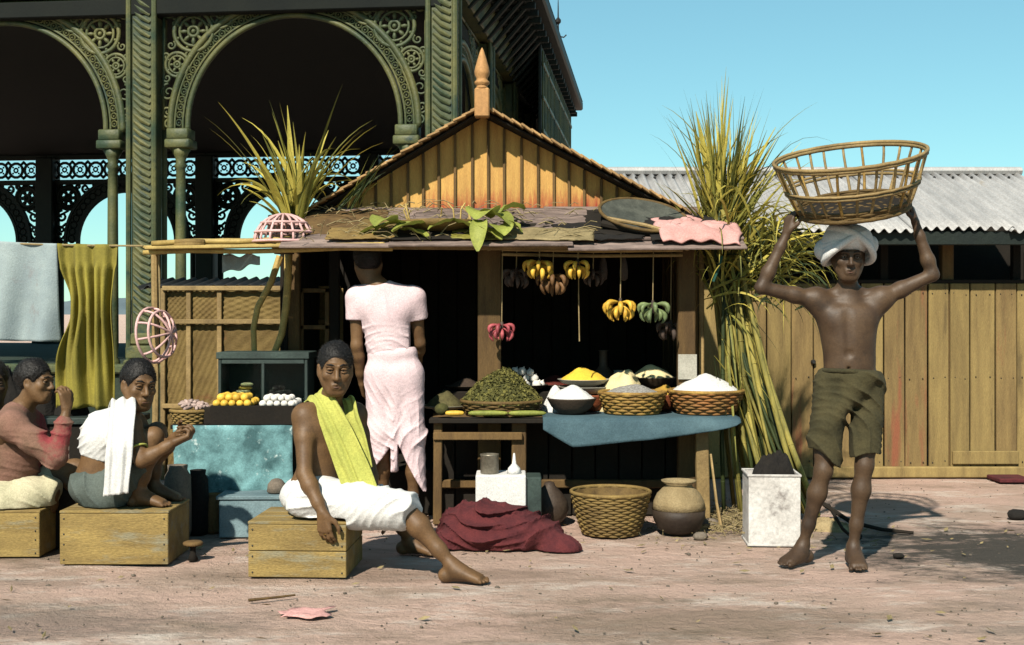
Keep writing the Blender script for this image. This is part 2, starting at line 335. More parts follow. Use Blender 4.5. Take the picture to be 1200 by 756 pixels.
# ================================================================ ground
def ground():
    m = bpy.data.materials.new('trodden_earth'); m.use_nodes = True
    n = m.node_tree.nodes; L = m.node_tree.links.new; b = n['Principled BSDF']; b.inputs['Roughness'].default_value = .95; b.inputs['Specular IOR Level'].default_value = .1
    tc = n.new('ShaderNodeTexCoord')
    def noise(s, st=(1, 1, 1), det=5, r=.6, loc=(0, 0, 0)):
        mp = n.new('ShaderNodeMapping'); mp.inputs['Scale'].default_value = st; mp.inputs['Location'].default_value = loc; L(tc.outputs['Object'], mp.inputs[0])
        q = n.new('ShaderNodeTexNoise'); q.inputs['Scale'].default_value = s; q.inputs['Detail'].default_value = det; q.inputs['Roughness'].default_value = r; L(mp.outputs[0], q.inputs['Vector']); return q.outputs[0]
    def ramp(src, a, z, lo=0, hi=1):
        q = n.new('ShaderNodeMapRange'); q.inputs[1].default_value = a; q.inputs[2].default_value = z; q.inputs[3].default_value = lo; q.inputs[4].default_value = hi; L(src, q.inputs[0]); return q.outputs[0]
    def mix(f, a, c):
        q = n.new('ShaderNodeMix'); q.data_type = 'RGBA'; L(f, q.inputs[0])
        for s_, v in ((q.inputs[6], a), (q.inputs[7], c)):
            if hasattr(v, 'is_linked'): L(v, s_)
            else: s_.default_value = (*v, 1)
        return q.outputs[2]
    def math_(op, a, c):
        q = n.new('ShaderNodeMath'); q.operation = op
        for s_, v in ((q.inputs[0], a), (q.inputs[1], c)):
            if hasattr(v, 'is_linked'): L(v, s_)
            else: s_.default_value = v
        return q.outputs[0]
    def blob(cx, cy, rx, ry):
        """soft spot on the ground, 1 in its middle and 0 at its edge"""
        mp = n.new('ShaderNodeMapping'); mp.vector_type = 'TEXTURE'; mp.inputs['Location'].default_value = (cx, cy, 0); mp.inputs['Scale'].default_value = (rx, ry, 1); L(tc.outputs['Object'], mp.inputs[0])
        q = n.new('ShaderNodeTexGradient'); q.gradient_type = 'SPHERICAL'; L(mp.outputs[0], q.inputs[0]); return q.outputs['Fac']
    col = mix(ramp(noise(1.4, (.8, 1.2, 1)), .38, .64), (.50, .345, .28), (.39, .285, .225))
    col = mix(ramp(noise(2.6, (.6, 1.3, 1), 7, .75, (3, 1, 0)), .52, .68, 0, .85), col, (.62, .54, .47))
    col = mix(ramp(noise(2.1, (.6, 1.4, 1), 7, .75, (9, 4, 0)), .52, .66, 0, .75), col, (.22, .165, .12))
    # large darker patches with broken edges, mixed into the earth colour
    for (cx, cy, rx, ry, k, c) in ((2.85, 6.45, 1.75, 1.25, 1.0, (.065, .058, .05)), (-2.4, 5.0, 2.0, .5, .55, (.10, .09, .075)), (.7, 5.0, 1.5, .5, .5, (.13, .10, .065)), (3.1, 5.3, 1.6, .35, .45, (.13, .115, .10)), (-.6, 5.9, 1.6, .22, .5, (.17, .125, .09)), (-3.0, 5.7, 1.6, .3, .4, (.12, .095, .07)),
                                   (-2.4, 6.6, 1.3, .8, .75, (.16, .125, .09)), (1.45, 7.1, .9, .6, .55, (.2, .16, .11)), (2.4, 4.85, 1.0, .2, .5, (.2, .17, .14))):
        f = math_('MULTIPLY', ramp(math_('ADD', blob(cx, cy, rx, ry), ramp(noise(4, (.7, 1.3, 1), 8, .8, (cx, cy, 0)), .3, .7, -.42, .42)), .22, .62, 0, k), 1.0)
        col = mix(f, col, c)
    col = mix(ramp(noise(38, (1, 1, 1), 3, .7), .62, .74, 0, .35), col, (.16, .12, .09))
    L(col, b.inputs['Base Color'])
    h = math_('ADD', math_('MULTIPLY', noise(11, (.85, 1.2, 1), 7, .75), .8), math_('MULTIPLY', noise(70, (1, 1, 1), 4, .7), .22))
    bp = n.new('ShaderNodeBump'); bp.inputs['Strength'].default_value = 1.; bp.inputs['Distance'].default_value = .06; L(h, bp.inputs['Height']); L(bp.outputs[0], b.inputs['Normal'])
    xs = sorted(set([-1500, -300, -80, -30, -14] + [-9 + .12 * i for i in range(151)] + [14, 30, 80, 300, 1500]))
    ys = sorted(set([-40, -10, 0, 2] + [3 + .10 * i for i in range(75)] + [11, 14, 25, 60, 200, 700, 2500]))
    vs = []; fs = []; W = len(ys)
    for x in xs:
        for y in ys:
            z = 0
            if -9 <= x <= 9 and 3 <= y <= 10.5:
                z = .010 * mnoise.noise((x * 1.1, y * 1.9, 3)) + .007 * mnoise.noise((x * 3.7, y * 5, 8)) - .007
            vs.append((x, y, z))
    for i in range(len(xs) - 1):
        for j in range(len(ys) - 1): fs.append((i * W + j, (i + 1) * W + j, (i + 1) * W + j + 1, i * W + j + 1))
    mb = MB(); mb.v = vs; mb.f = fs
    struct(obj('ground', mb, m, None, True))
ground()

def far_ridge():
    mb = MB()
    def fn(u, v):
        x = -420 + u * 840
        h = 5 + 7 * abs(mnoise.noise((u * 5, 0, 1))) + 2.5 * mnoise.noise((u * 40, 2, 1)) + 1.2 * mnoise.noise((u * 140, 2, 7))
        return (x, 480 + 60 * v + 14 * math.sin(u * 9), max(.0, h) * math.sin(math.pi * min(1, v * .5 + .0)) - 1 * (1 - v))
    mb.grid(fn, 300, 6)
    struct(obj('hills', mb, mat('hazy_far_wood', (.21, .27, .29), (.16, .21, .23), .03, .95, 0, rnd=0), None, True))
far_ridge()

# ================================================================ pavilion of cast iron
TH = R(6.5); PO = V(X(520, 13.6), 13.6, 0)
PU = V(-math.cos(TH), math.sin(TH), 0); PW = V(math.sin(TH), math.cos(TH), 0)
def pv(u, w_, z): return PO + PU * u + PW * w_ + V(0, 0, z)
PR = Matrix((PU, PW, V(0, 0, 1))).transposed()        # local axes to world (u, w, z)
FLOOR, SPRING, ARC, RI, RO, TOP, EAVE = .57, 3.18, 3.33, 1.22, 1.43, 4.80, 5.39

def spiral(mb, o, ex, ez, r0, turns, start, hand, t, back=None, n=26):
    pts = []
    for i in range(n):
        q = i / (n - 1); a = start + hand * q * turns * 2 * math.pi; r = r0 * (1 - q * .86)
        pts.append(o + ex * (r * math.cos(a)) + ez * (r * math.sin(a)))
    mb.tube(pts, [t * (1 - .45 * i / n) for i in range(n)], 5, up=ex.cross(ez))
def wheel(mb, c, ex, ez, r, t, spokes=8):
    ax = ex.cross(ez); mb.ring(c, ax, r, t, 26, 6); mb.ring(c, ax, r * .72, t * .7, 20, 5); mb.ring(c, ax, r * .26, t * .9, 12, 5); mb.ball(c, r * .13, 8, 5)
    for k in range(spokes):
        a = 2 * math.pi * k / spokes; d = ex * math.cos(a) + ez * math.sin(a)
        mb.tube([c + d * r * .26, c + d * r * .5, c + d * r * .72], [t * .5, t * 1.05, t * .5], 5)
        a += math.pi / spokes; d = ex * math.cos(a) + ez * math.sin(a); mb.ball(c + d * r * .86, t * .8, 6, 4)

def pillar(root, u, w_, faces):
    mb = MB(); mb.box(pv(u, w_, (FLOOR + TOP) / 2), (.26, .26, TOP - FLOOR), PR, .02)
    for su in (-1, 1):
        for sw in (-1, 1): mb.tube([pv(u + su * .148, w_ + sw * .148, FLOOR), pv(u + su * .148, w_ + sw * .148, TOP)], .032, 8)
    o = obj('pillar', mb, M['iron'], root)
    for (ax, sg) in faces:                                # diagonal leaf moulding on the visible faces
        mb = MB(); z = FLOOR + .55; k = 0
        while z < TOP - .1:
            if ax == 'w': a = pv(u - .095, w_ + sg * .137, z); d = pv(u + .095, w_ + sg * .137, z + .13)
            else: a = pv(u + sg * .137, w_ + .095, z); d = pv(u + sg * .137, w_ - .095, z + .13)
            m_ = (a + d) / 2; mb.tube([a, m_ + V(0, 0, -.012), d], [.016, .026, .012], 6); z += .082; k += 1
        obj('leaf_moulding', mb, M['iron'], o)
    mb = MB()
    for (s_, z0, h) in ((.40, FLOOR, .14), (.36, FLOOR + .14, .16), (.32, FLOOR + .30, .14)): mb.box(pv(u, w_, z0 + h / 2), (s_, s_, h - .004), PR, .02)
    obj('pillar_base', mb, M['iron'], o)

def arch_bay(root, A, ex, L_, front):
    """arcade bay from A along ex (length L_): two slender columns, arch and filigree spandrels"""
    ez = V(0, 0, 1); ax = ex.cross(ez); c = A + ex * (L_ / 2) + ez * ARC; f = (L_ / 2 - .48) / RI; ri, ro = (L_ / 2 - .48), (L_ / 2 - .48) + .20
    for s_ in (0, 1):
        b = A + ex * (.40 if not s_ else L_ - .40)
        cb = MB(); cb.lathe(b, [(.085, FLOOR), (.085, FLOOR + .12), (.055, FLOOR + .16), (.066, FLOOR + .3), (.058, 2.6), (.052, 2.86), (.075, 2.89), (.05, 2.93), (.072, 3.0), (.115, 3.08)], 12)
        cb.box(b + ez * 3.13, (.29, .26, .10), Matrix((ex, -ax, ez)).transposed(), .012)
        cb.box(b + ez * 3.24, (.25, .24, .12), Matrix((ex, -ax, ez)).transposed(), .012)
        obj('column', cb, M['iron'], root, True)
    mb = MB(); N = 40
    for r_, t_ in ((ri, .032), (ro, .04), (ri + .055, .014), (ro - .05, .014)):
        pts = [c + ex * (-r_ * math.cos(math.pi * i / N)) + ez * (r_ * math.sin(math.pi * i / N)) for i in range(N + 1)]
        pts = [pts[0] - ez * (ARC - SPRING - .1)] + pts + [pts[-1] - ez * (ARC - SPRING - .1)]
        mb.tube(pts, t_, 6, up=ax)
    mb2 = MB(); nb = int(math.pi * (ri + ro) / 2 / .088)
    for i in range(nb):
        a = math.pi * (i + .5) / nb; q = c + ex * (-(ri + ro) / 2 * math.cos(a)) + ez * ((ri + ro) / 2 * math.sin(a))
        mb2.ring(q, ax, .034, .011, 9, 4); mb2.ball(q, .012, 5, 4)
    web = MB()                                             # solid web behind the ring chain
    for sgn in (0,):
        web.grid(lambda u, v: c + ex * (-(ri + (ro - ri) * v) * math.cos(math.pi * u)) + ez * ((ri + (ro - ri) * v) * math.sin(math.pi * u)) - ax * .0 + ax * (.055 if front else -.055), 40, 1, .012)
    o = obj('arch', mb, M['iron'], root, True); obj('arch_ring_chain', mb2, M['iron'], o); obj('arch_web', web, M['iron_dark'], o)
    for s_ in (0, 1):                                      # spandrels
        e = ex if not s_ else -ex; b = A if not s_ else A + ex * L_
        sp = MB(); k = L_ / 3.4
        wheel(sp, b + e * .55 * k + ez * 4.40, e, ez, .225, .026)
        wheel(sp, b + e * .36 + ez * 4.03, e, ez, .135, .020, 6)
        wheel(sp, b + e * .86 * k + ez * 4.58, e, ez, .150, .020, 6)
        for (du, z, r0, tr, st, hd) in ((.26, 3.72, .10, 1.5, 1.6, 1), (.245, 3.50, .065, 1.4, -1.5, -1), (.26, 3.36, .05, 1.3, 1.6, 1), (1.08 * k, 4.70, .085, 1.5, 0, -1), (.29, 4.25, .055, 1.3, 1, -1),
                                        (.27, 4.62, .10, 1.5, 0, 1), (.33, 4.50, .05, 1.2, 2, -1), (1.24 * k, 4.75, .05, 1.2, 3, 1), (.50, 4.13, .045, 1.2, 2, 1), (.70, 4.68, .055, 1.2, 1, 1), (.24, 3.88, .05, 1.2, 3, 1), (.235, 4.12, .045, 1.2, 3, -1)):
            spiral(sp, b + e * du + ez * z, e, ez, r0, tr, st, hd, .017)
        sp.tube([b + e * .20 + ez * 3.3, b + e * .20 + ez * TOP], .018, 5); sp.tube([b + e * .2 + ez * (TOP - .02), b + e * (L_ / 2) + ez * (TOP - .02)], .02, 5)
        obj('spandrel', sp, M['iron'], root, True)

def back_bay(root, A, ex, L_):
    ez = V(0, 0, 1); ax = ex.cross(ez); h = L_ / 2; z0, z1 = 3.99, 4.52; mb = MB()
    for z in (z0, z1): mb.box(A + ex * h + ez * z, (L_, .1, .10), Matrix((ex, -ax, ez)).transposed(), .01)
    n = 9; st = (L_ - .4) / n
    for i in range(n):
        q = A + ex * (.2 + st * (i + .5)) + ez * ((z0 + z1) / 2); mb.ring(q, ax, .15, .032, 14, 5); mb.ring(q, ax, .045, .02, 8, 4)
        for k in range(4):
            a = k * math.pi / 2 + .785; d = ex * math.cos(a) + ez * math.sin(a); mb.tube([q + d * .15, q + d * .26], .028, 4); mb.ball(q + d * .09, .022, 5, 4)
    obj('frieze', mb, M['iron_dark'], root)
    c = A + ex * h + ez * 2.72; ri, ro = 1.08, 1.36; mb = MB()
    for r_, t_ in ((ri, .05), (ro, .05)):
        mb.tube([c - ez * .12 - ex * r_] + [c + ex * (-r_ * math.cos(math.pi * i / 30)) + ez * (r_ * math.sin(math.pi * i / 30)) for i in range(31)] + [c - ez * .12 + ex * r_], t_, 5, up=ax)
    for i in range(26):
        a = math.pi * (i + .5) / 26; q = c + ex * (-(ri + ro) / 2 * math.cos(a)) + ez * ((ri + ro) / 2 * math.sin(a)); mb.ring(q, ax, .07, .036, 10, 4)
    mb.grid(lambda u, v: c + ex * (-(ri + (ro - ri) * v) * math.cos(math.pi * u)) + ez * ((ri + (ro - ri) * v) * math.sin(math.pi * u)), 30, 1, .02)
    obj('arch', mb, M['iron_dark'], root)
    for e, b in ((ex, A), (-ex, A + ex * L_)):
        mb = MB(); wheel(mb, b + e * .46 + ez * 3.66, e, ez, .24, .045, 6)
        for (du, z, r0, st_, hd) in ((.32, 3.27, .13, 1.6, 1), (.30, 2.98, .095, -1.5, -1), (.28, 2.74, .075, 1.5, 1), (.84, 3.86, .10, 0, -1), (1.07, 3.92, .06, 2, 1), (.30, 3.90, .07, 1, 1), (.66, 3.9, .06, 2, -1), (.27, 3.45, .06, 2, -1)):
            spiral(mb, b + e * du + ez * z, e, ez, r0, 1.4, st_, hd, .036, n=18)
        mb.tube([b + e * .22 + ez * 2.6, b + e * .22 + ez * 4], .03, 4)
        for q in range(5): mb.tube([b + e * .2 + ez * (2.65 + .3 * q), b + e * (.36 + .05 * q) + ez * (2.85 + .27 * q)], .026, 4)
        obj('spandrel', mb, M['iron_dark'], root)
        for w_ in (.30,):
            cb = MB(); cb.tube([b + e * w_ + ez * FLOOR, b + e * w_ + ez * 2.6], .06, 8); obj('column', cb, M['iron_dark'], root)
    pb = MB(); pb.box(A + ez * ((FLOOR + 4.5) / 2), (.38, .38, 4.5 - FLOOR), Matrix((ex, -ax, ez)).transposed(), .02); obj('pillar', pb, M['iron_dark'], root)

def pavilion():
    r = thing('pavilion', 'large green cast-iron pavilion with filigree arches rising behind the shop', 'pavilion', PO)
    mb = MB(); mb.box(pv(7, 5.8, FLOOR / 2 - .1), (14.9, 12.6, FLOOR + .2), PR, .03); obj('platform', mb, M['stone'], r)
    mb = MB(); mb.box(pv(7, -.42, FLOOR + .05), (14.9, .30, .10), PR, .02); obj('platform_kerb', mb, M['iron'], r)
    for i in range(5): pillar(r, 3.4 * i, 0, (('w', -1), ('u', -1)) if i == 0 else (('w', -1),))
    for i in range(3): arch_bay(r, pv(3.4 * i, 0, 0), PU, 3.4, True)
    for i in range(1, 5): pillar(r, 0, 2.9 * i, (('u', -1),) if i < 3 else ())
    for i in range(4): arch_bay(r, pv(0, 2.9 * i, 0), PW, 2.9, False)
    for i in range(4): back_bay(r, pv(3.5 * i, 11.6, 0), PU, 3.5)
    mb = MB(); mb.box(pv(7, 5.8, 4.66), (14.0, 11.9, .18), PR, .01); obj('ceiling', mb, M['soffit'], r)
    for s_, (c, sz) in enumerate(((pv(7, 0, 5.09), (14.3, .34, .54)), (pv(0, 5.8, 5.088), (.34, 11.9, .535)), (pv(7, 11.6, 5.02), (14.3, .34, .64)))):
        mb = MB(); mb.box(c, sz, PR, .02); obj('entablature', mb, M['iron'], r)
    mb = MB(); mb.box(pv(7, 5.8, EAVE + .09), (15.7, 12.6, .18), PR, .03); mb.box(pv(7, 5.8, EAVE - .06), (15.3, 12.2, .1), PR, .02)
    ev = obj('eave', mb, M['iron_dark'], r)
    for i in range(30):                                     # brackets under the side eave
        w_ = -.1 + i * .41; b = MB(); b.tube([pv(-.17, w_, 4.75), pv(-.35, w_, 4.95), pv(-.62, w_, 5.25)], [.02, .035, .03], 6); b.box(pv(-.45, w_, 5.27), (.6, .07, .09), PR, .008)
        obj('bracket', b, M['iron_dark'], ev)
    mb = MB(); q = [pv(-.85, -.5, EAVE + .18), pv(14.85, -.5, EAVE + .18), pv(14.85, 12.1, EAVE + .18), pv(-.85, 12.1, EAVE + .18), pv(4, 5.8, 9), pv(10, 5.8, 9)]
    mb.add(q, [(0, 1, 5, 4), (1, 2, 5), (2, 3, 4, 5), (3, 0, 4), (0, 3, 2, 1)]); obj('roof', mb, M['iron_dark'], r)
    for i in range(6):                                      # closed louvre screens that carry the outer edge of the side eave
        w0, w1 = 5.0 + i * 1.1, 5.0 + (i + 1) * 1.1; mb = MB(); mb.box(pv(-.60, (w0 + w1) / 2, (FLOOR + EAVE - .12) / 2), (.05, 1.08, EAVE - FLOOR - .14), PR, .01); so_ = obj('side_screen', mb, M['iron_dark'], r)
        rb = MB()
        for q in range(4): rb.box(pv(-.635, w0 + .14 + q * .27, (FLOOR + EAVE - .12) / 2), (.03, .05, EAVE - FLOOR - .3), PR, .008)
        for q in range(9): rb.box(pv(-.645, (w0 + w1) / 2, FLOOR + .4 + q * .5), (.03, 1.0, .06), PR, .008)
        obj('screen_ribs', rb, M['iron'], so_)
    fz = pv(-.78, 6.3, EAVE + .18); mb = MB(); mb.lathe(fz, [(.035, 0), (.02, .05), (.014, .2), (.012, .26), (.045, .30), (.045, .34), (.012, .38), (.008, .6), (.002, .72)], 8)
    mb.tube([fz + V(0, 0, .08), fz + V(.09, 0, .06), fz + V(.13, 0, .10)], .012, 5); obj('finial', mb, M['metal_dark'], r)
pavilion()

# ================================================================ plank shed with corrugated roof on the right
def shed():
    D = 9.3
    r = thing('plank_shed', 'long ochre plank shed with corrugated iron roof behind the basket carrier', 'shed', (X(1010, D), D, 0))
    x0, x1 = X(790, D), X(1345, D); cur = x0; i = 0
    zt = 1.46
    edges = [X(q, D) for q in (790, 818, 846, 872, 898, 927, 953, 980, 1008, 1035, 1060, 1087, 1112, 1136, 1166, 1191, 1218, 1246, 1274, 1302, 1330)]
    reds = {3, 5, 6, 9, 10, 14, 17, 7}
    for i in range(len(edges) - 1):
        a, b = edges[i], edges[i + 1]; wd = b - a - rr(.007, .014); dz = rr(-.0, .012)
        mb = MB(); mb.box(((a + b) / 2, D + rr(-.006, .006), (zt + .07 + dz) / 2), (wd, .028, zt - .07 - dz), rotz(rr(-.03, .03)) @ Matrix.Rotation(rr(-.0035, .0035), 3, 'Y'), .004)
        pk_ = obj('plank', mb, M['fence_red'] if i in reds else M['fence'], r)
        nl = MB()
        for zz in (.12, .75, 1.38):
            for sx in (-.3, .3): nl.ball(((a + b) / 2 + sx * wd + rr(-.006, .006), D - .016, zz + rr(-.01, .01)), .0055, 6, 4)
        obj('nail_heads', nl, M['metal_dark'], pk_)
    mb = MB(); mb.box(((x0 + x1) / 2, D - .012, .045), (x1 - x0, .07, .085), None, .01); obj('sill', mb, M['fence'], r)
    mb = MB(); mb.box((X(1153, D), D - .03, .155), (X(1191, D) - X(1114, D), .03, .1), None, .006); obj('rail', mb, M['fence'], r)
    for px in (1035, 1190): mb = MB(); mb.box((X(px, D + .1), D + .1, 1.62), (.06, .06, .34), None, .004); obj('stud', mb, M['wood_dark'], r)
    mb = MB(); mb.box(((x0 + x1) / 2, D + .035, 1.475), (x1 - x0, .1, .028), None, .004); obj('top_rail', mb, M['wood_dark'], r)
    for xx in (x0 + .02, x1 - .02): mb = MB(); mb.box((xx, D + 1.12, .9), (.03, 2.15, 1.8), None, .004); obj('side_wall', mb, M['wood_dark'], r)
    mb = MB(); mb.box((X(1183, 9.1), 9.1, .02), (.24, .26, .03), None, .01); obj('threshold', mb, M['maroon'], r)
    mb = MB(); mb.lathe((X(952, D), D - .03, Zv(424, D)), [(.016, -.02), (.02, 0), (.012, .02)], 8, Matrix.Rotation(R(90), 3, 'X')); obj('knob', mb, M['metal_dark'], r)
    for px in (790, 1112, 1330):
        mb = MB(); mb.box((X(px, D), D + .06, .885), (.09, .08, 1.77), None, .006); obj('post', mb, M['wood'], r)
    mb = MB(); mb.box(((x0 + x1) / 2, D + 2.2, 1.2), (x1 - x0, .05, 2.4), None, .006); obj('back_wall', mb, M['wood_dark'], r)
    # roof: overlapping corrugated sheets
    ye, ze, yr, zr = 8.93, 1.845, 10.6, 2.43; xl, xr_ = X(730, D), X(1193, yr); pitch = .078
    dirv = V(0, yr - ye, zr - ze); nrm = V(0, -(zr - ze), yr - ye).normalized(); k = 0; xx = xl
    while xx < xr_ - .05:
        wsh = min(.70, xr_ - xx); mb = MB(); ph = xx; lift = .006 * (k % 2) + rr(0, .002); tilt = rr(-.006, .006); low = rr(-.03, .0)
        nu = max(6, int(wsh / pitch * 8))
        def fn(u, v, xx=xx, wsh=wsh, lift=lift, tilt=tilt, low=low):
            q = xx - .05 + u * (wsh + .06); return V(q, ye, ze) + dirv * (low + v * (1 - low)) + nrm * (.017 * math.sin(2 * math.pi * q / pitch) + lift + tilt * (u - .5))
        mb.grid(fn, nu, 6, .003); obj('roof_sheet', mb, M['zinc'], r, True); xx += wsh; k += 1
    mb = MB(); mb.tube([(xl - .02, yr, zr + .02), (xr_ + .02, yr, zr + .02)], .055, 8, flat=.7); rc = obj('ridge_cap', mb, M['zinc'], r)
    nl = MB()
    for i in range(int((xr_ - xl) / .156)): nl.ball(V(xl + .05 + i * .156, ye, ze) + dirv * .86 + nrm * .024, .013, 6, 4)
    obj('roof_nails', nl, M['metal_dark'], rc)
    mb = MB(); mb.box(((xl + xr_) / 2, ye + .03, ze - .065), (xr_ - xl, .03, .10), None, .006); obj('fascia', mb, M['iron_dark'], r)
    mb = MB(); mb.add([V(xl, yr, zr), V(xr_, yr, zr), V(xr_, yr + 1.4, 1.9), V(xl, yr + 1.4, 1.9)], [(0, 1, 2, 3)]); obj('rear_slope', mb, M['zinc'], r)
shed()
# ================================================================ the shop
GX, GZ = X(565, 7.6), Zv(125, 7.6); EL = (X(350, 7.6), Zv(254, 7.6)); ER = (X(808, 7.6), Zv(250, 7.6))
def roof_z(x): return lerp(EL[1], GZ, (x - EL[0]) / (GX - EL[0])) if x < GX else lerp(ER[1], GZ, (x - ER[0]) / (GX - ER[0]))
def shop():
    r = thing('shop', 'open-fronted wooden shop with ochre gable and patched awning', 'shop', (GX, 8.2, 0))
    # gable boards
    D = 7.83; zb = Zv(248, D); x = EL[0] + .05; i = 0
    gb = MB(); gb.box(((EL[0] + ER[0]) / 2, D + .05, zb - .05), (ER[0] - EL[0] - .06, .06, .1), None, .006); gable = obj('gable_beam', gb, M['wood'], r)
    while x < ER[0] - .08:
        wd = rr(.094, .110); a, b = x + .004, min(x + wd - .006, ER[0] - .05); za, zc = roof_z(a) - .03, roof_z(b) - .03; y0 = D + rr(-.006, .006); z0 = zb + rr(-.012, .004)
        pts = [(a, z0), (b, z0), (b, zc)] + ([(GX, GZ - .03)] if a < GX < b else []) + [(a, za)]
        if min(za, zc) > z0 + .02:
            n_ = len(pts); mb = MB(); mb.add([V(p[0], y0, p[1]) for p in pts] + [V(p[0], y0 + .022, p[1]) for p in pts], [tuple(range(n_))[::-1], tuple(range(n_, 2 * n_))] + [(k, (k + 1) % n_, n_ + (k + 1) % n_, n_ + k) for k in range(n_)])
            gm_ = M['gable_red'] if .30 < (a - EL[0]) / (ER[0] - EL[0]) < .77 else M['gable']
            if za > z0 + .06:
                bt = MB(); zt_ = roof_z(a - .007) - .035; bt.box((a - .007, y0 - .010, (z0 + zt_) / 2), (.017, .018, zt_ - z0), None, .002); obj('batten', bt, M['wood'], r)
            obj('gable_board', mb, M['gable_red'] if .30 < (a - EL[0]) / (ER[0] - EL[0]) < .77 else M['gable'], r)
        x += wd; i += 1
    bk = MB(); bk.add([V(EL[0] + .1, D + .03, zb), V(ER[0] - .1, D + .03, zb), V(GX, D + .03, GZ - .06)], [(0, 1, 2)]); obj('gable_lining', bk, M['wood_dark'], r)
    # roof courses, lapped like shingles, running back from the verge
    for side, e in ((0, EL), (1, ER)):
        n = 21; L_ = V(GX - e[0], 0, GZ - e[1]); d = L_.normalized(); nn = V(-d.z, 0, d.x) if d.x > 0 else V(d.z, 0, -d.x)
        A = Matrix((d, V(0, 1, 0), d.cross(V(0, 1, 0)))).transposed(); st = L_.length / n
        for k in range(n):
            c = V(e[0], 8.6 + rr(-.012, .012), e[1]) + d * st * (k + .5) + nn * .012
            mb = MB(); mb.box(c, (st * 1.35, 2.0 + rr(-.03, .03), .014), A @ Matrix.Rotation(.13 , 3, 'Y'), .003); obj('roof_board', mb, M['shingle'], r)
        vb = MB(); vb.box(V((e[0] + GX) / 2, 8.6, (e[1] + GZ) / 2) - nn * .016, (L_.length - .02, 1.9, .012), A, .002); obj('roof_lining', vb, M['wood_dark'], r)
    fz = V(GX, 7.575, 0); mb = MB(); w0 = .047
    z = [Zv(q, 7.575) for q in (138, 104, 100, 96, 92, 88, 84, 56)]
    mb.box(fz + V(0, .0, (z[0] + z[1]) / 2), (.09, .08, z[1] - z[0]), None, .008); o = obj('finial', mb, M['finial'], r)
    mb = MB(); mb.lathe(fz, [(.043, z[1]), (.034, z[1] + .010), (.034, z[2]), (.046, z[2] + .008), (.046, z[3]), (.034, z[3] + .01), (.034, z[4]), (.045, z[5]), (.047, z[6]), (.042, z[6] + .025), (.028, z[6] + .075), (.012, z[7] - .02), (.002, z[7])], 16); obj('finial_spire', mb, M['finial'], o, True)
    # walls: boards
    xl, xr_ = -1.44, 1.17
    for k in range(12):
        y = 7.86 + .07 + k * .145
        for xx in (xl, xr_):
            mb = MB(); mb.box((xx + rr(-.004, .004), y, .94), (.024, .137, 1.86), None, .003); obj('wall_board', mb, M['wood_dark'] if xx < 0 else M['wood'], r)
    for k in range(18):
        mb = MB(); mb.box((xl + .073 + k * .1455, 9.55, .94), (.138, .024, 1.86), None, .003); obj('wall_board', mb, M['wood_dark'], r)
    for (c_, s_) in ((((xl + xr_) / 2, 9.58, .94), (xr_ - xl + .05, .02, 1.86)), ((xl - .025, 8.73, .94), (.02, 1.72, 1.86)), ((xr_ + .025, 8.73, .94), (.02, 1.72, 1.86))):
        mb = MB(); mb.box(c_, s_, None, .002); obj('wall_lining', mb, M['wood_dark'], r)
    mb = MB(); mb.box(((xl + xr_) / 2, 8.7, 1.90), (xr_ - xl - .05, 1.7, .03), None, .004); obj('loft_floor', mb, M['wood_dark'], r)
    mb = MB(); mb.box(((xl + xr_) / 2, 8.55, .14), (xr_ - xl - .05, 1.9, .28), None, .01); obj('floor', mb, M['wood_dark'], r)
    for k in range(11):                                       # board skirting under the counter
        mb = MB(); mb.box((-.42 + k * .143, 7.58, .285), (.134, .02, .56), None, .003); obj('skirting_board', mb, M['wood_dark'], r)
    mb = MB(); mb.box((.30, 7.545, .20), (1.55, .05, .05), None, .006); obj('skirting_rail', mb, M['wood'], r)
    # posts
    for px, D_, wpx, z1, m in ((573.5, 7.50, 27, 1.75, 'wood'), (804, 7.46, 20, 1.76, 'wood'), (345, 7.9, 14, 1.85, 'wood'), (392, 7.95, 12, 1.85, 'wood_dark'), (822, 7.6, 6, 1.75, 'bamboo_brown')):
        wd = wpx / F * D_; mb = MB(); mb.box((X(px, D_), D_, z1 / 2), (wd, wd * .8, z1), rotz(rr(-.03, .03)), .006); obj('post', mb, M[m], r)
    mb = MB(); mb.box((X(804, 7.46), 7.40, Zv(430, 7.40)), (.112, .006, .15), None, .002); obj('paper_wrap', mb, M['enamel'], r)
    # lattice opening in the left front panel
    for (a, b, c, d) in ((352, 386, 338, 343), (352, 386, 381, 386), (381, 386, 338, 415), (352, 356, 338, 415)):
        mb = MB(); q0, q1 = p3(a, c, 7.93), p3(b, d, 7.93); mb.box((q0 + q1) / 2, (q1.x - q0.x, .03, q0.z - q1.z), None, .003); obj('opening_frame', mb, M['wood'], r)
    # front beams under the awning
    for (a, b, y_, D_, rad, m) in ((588, 800, 291, 7.26, .016, 'bamboo_brown'), (588, 800, 298, 7.30, .010, 'bamboo_brown'), (335, 868, 287, 7.24, .022, 'bamboo_brown')):
        q0, q1 = p3(a, y_, D_), p3(b, y_ + 1, D_); mb = MB(); mb.tube([q0, (q0 + q1) / 2 + V(0, 0, -.008), q1], rad, 8); obj('awning_pole', mb, M[m], r)
    for px in (350, 573, 700, 804, 850):
        mb = MB(); mb.tube([(X(px, 7.2), 7.16, 1.615), (X(px, 7.8) , 7.86, 1.88)], .017, 7); obj('awning_rafter', mb, M['bamboo_brown'], r)
    # awning of lapped boards, running along the front
    n = 7
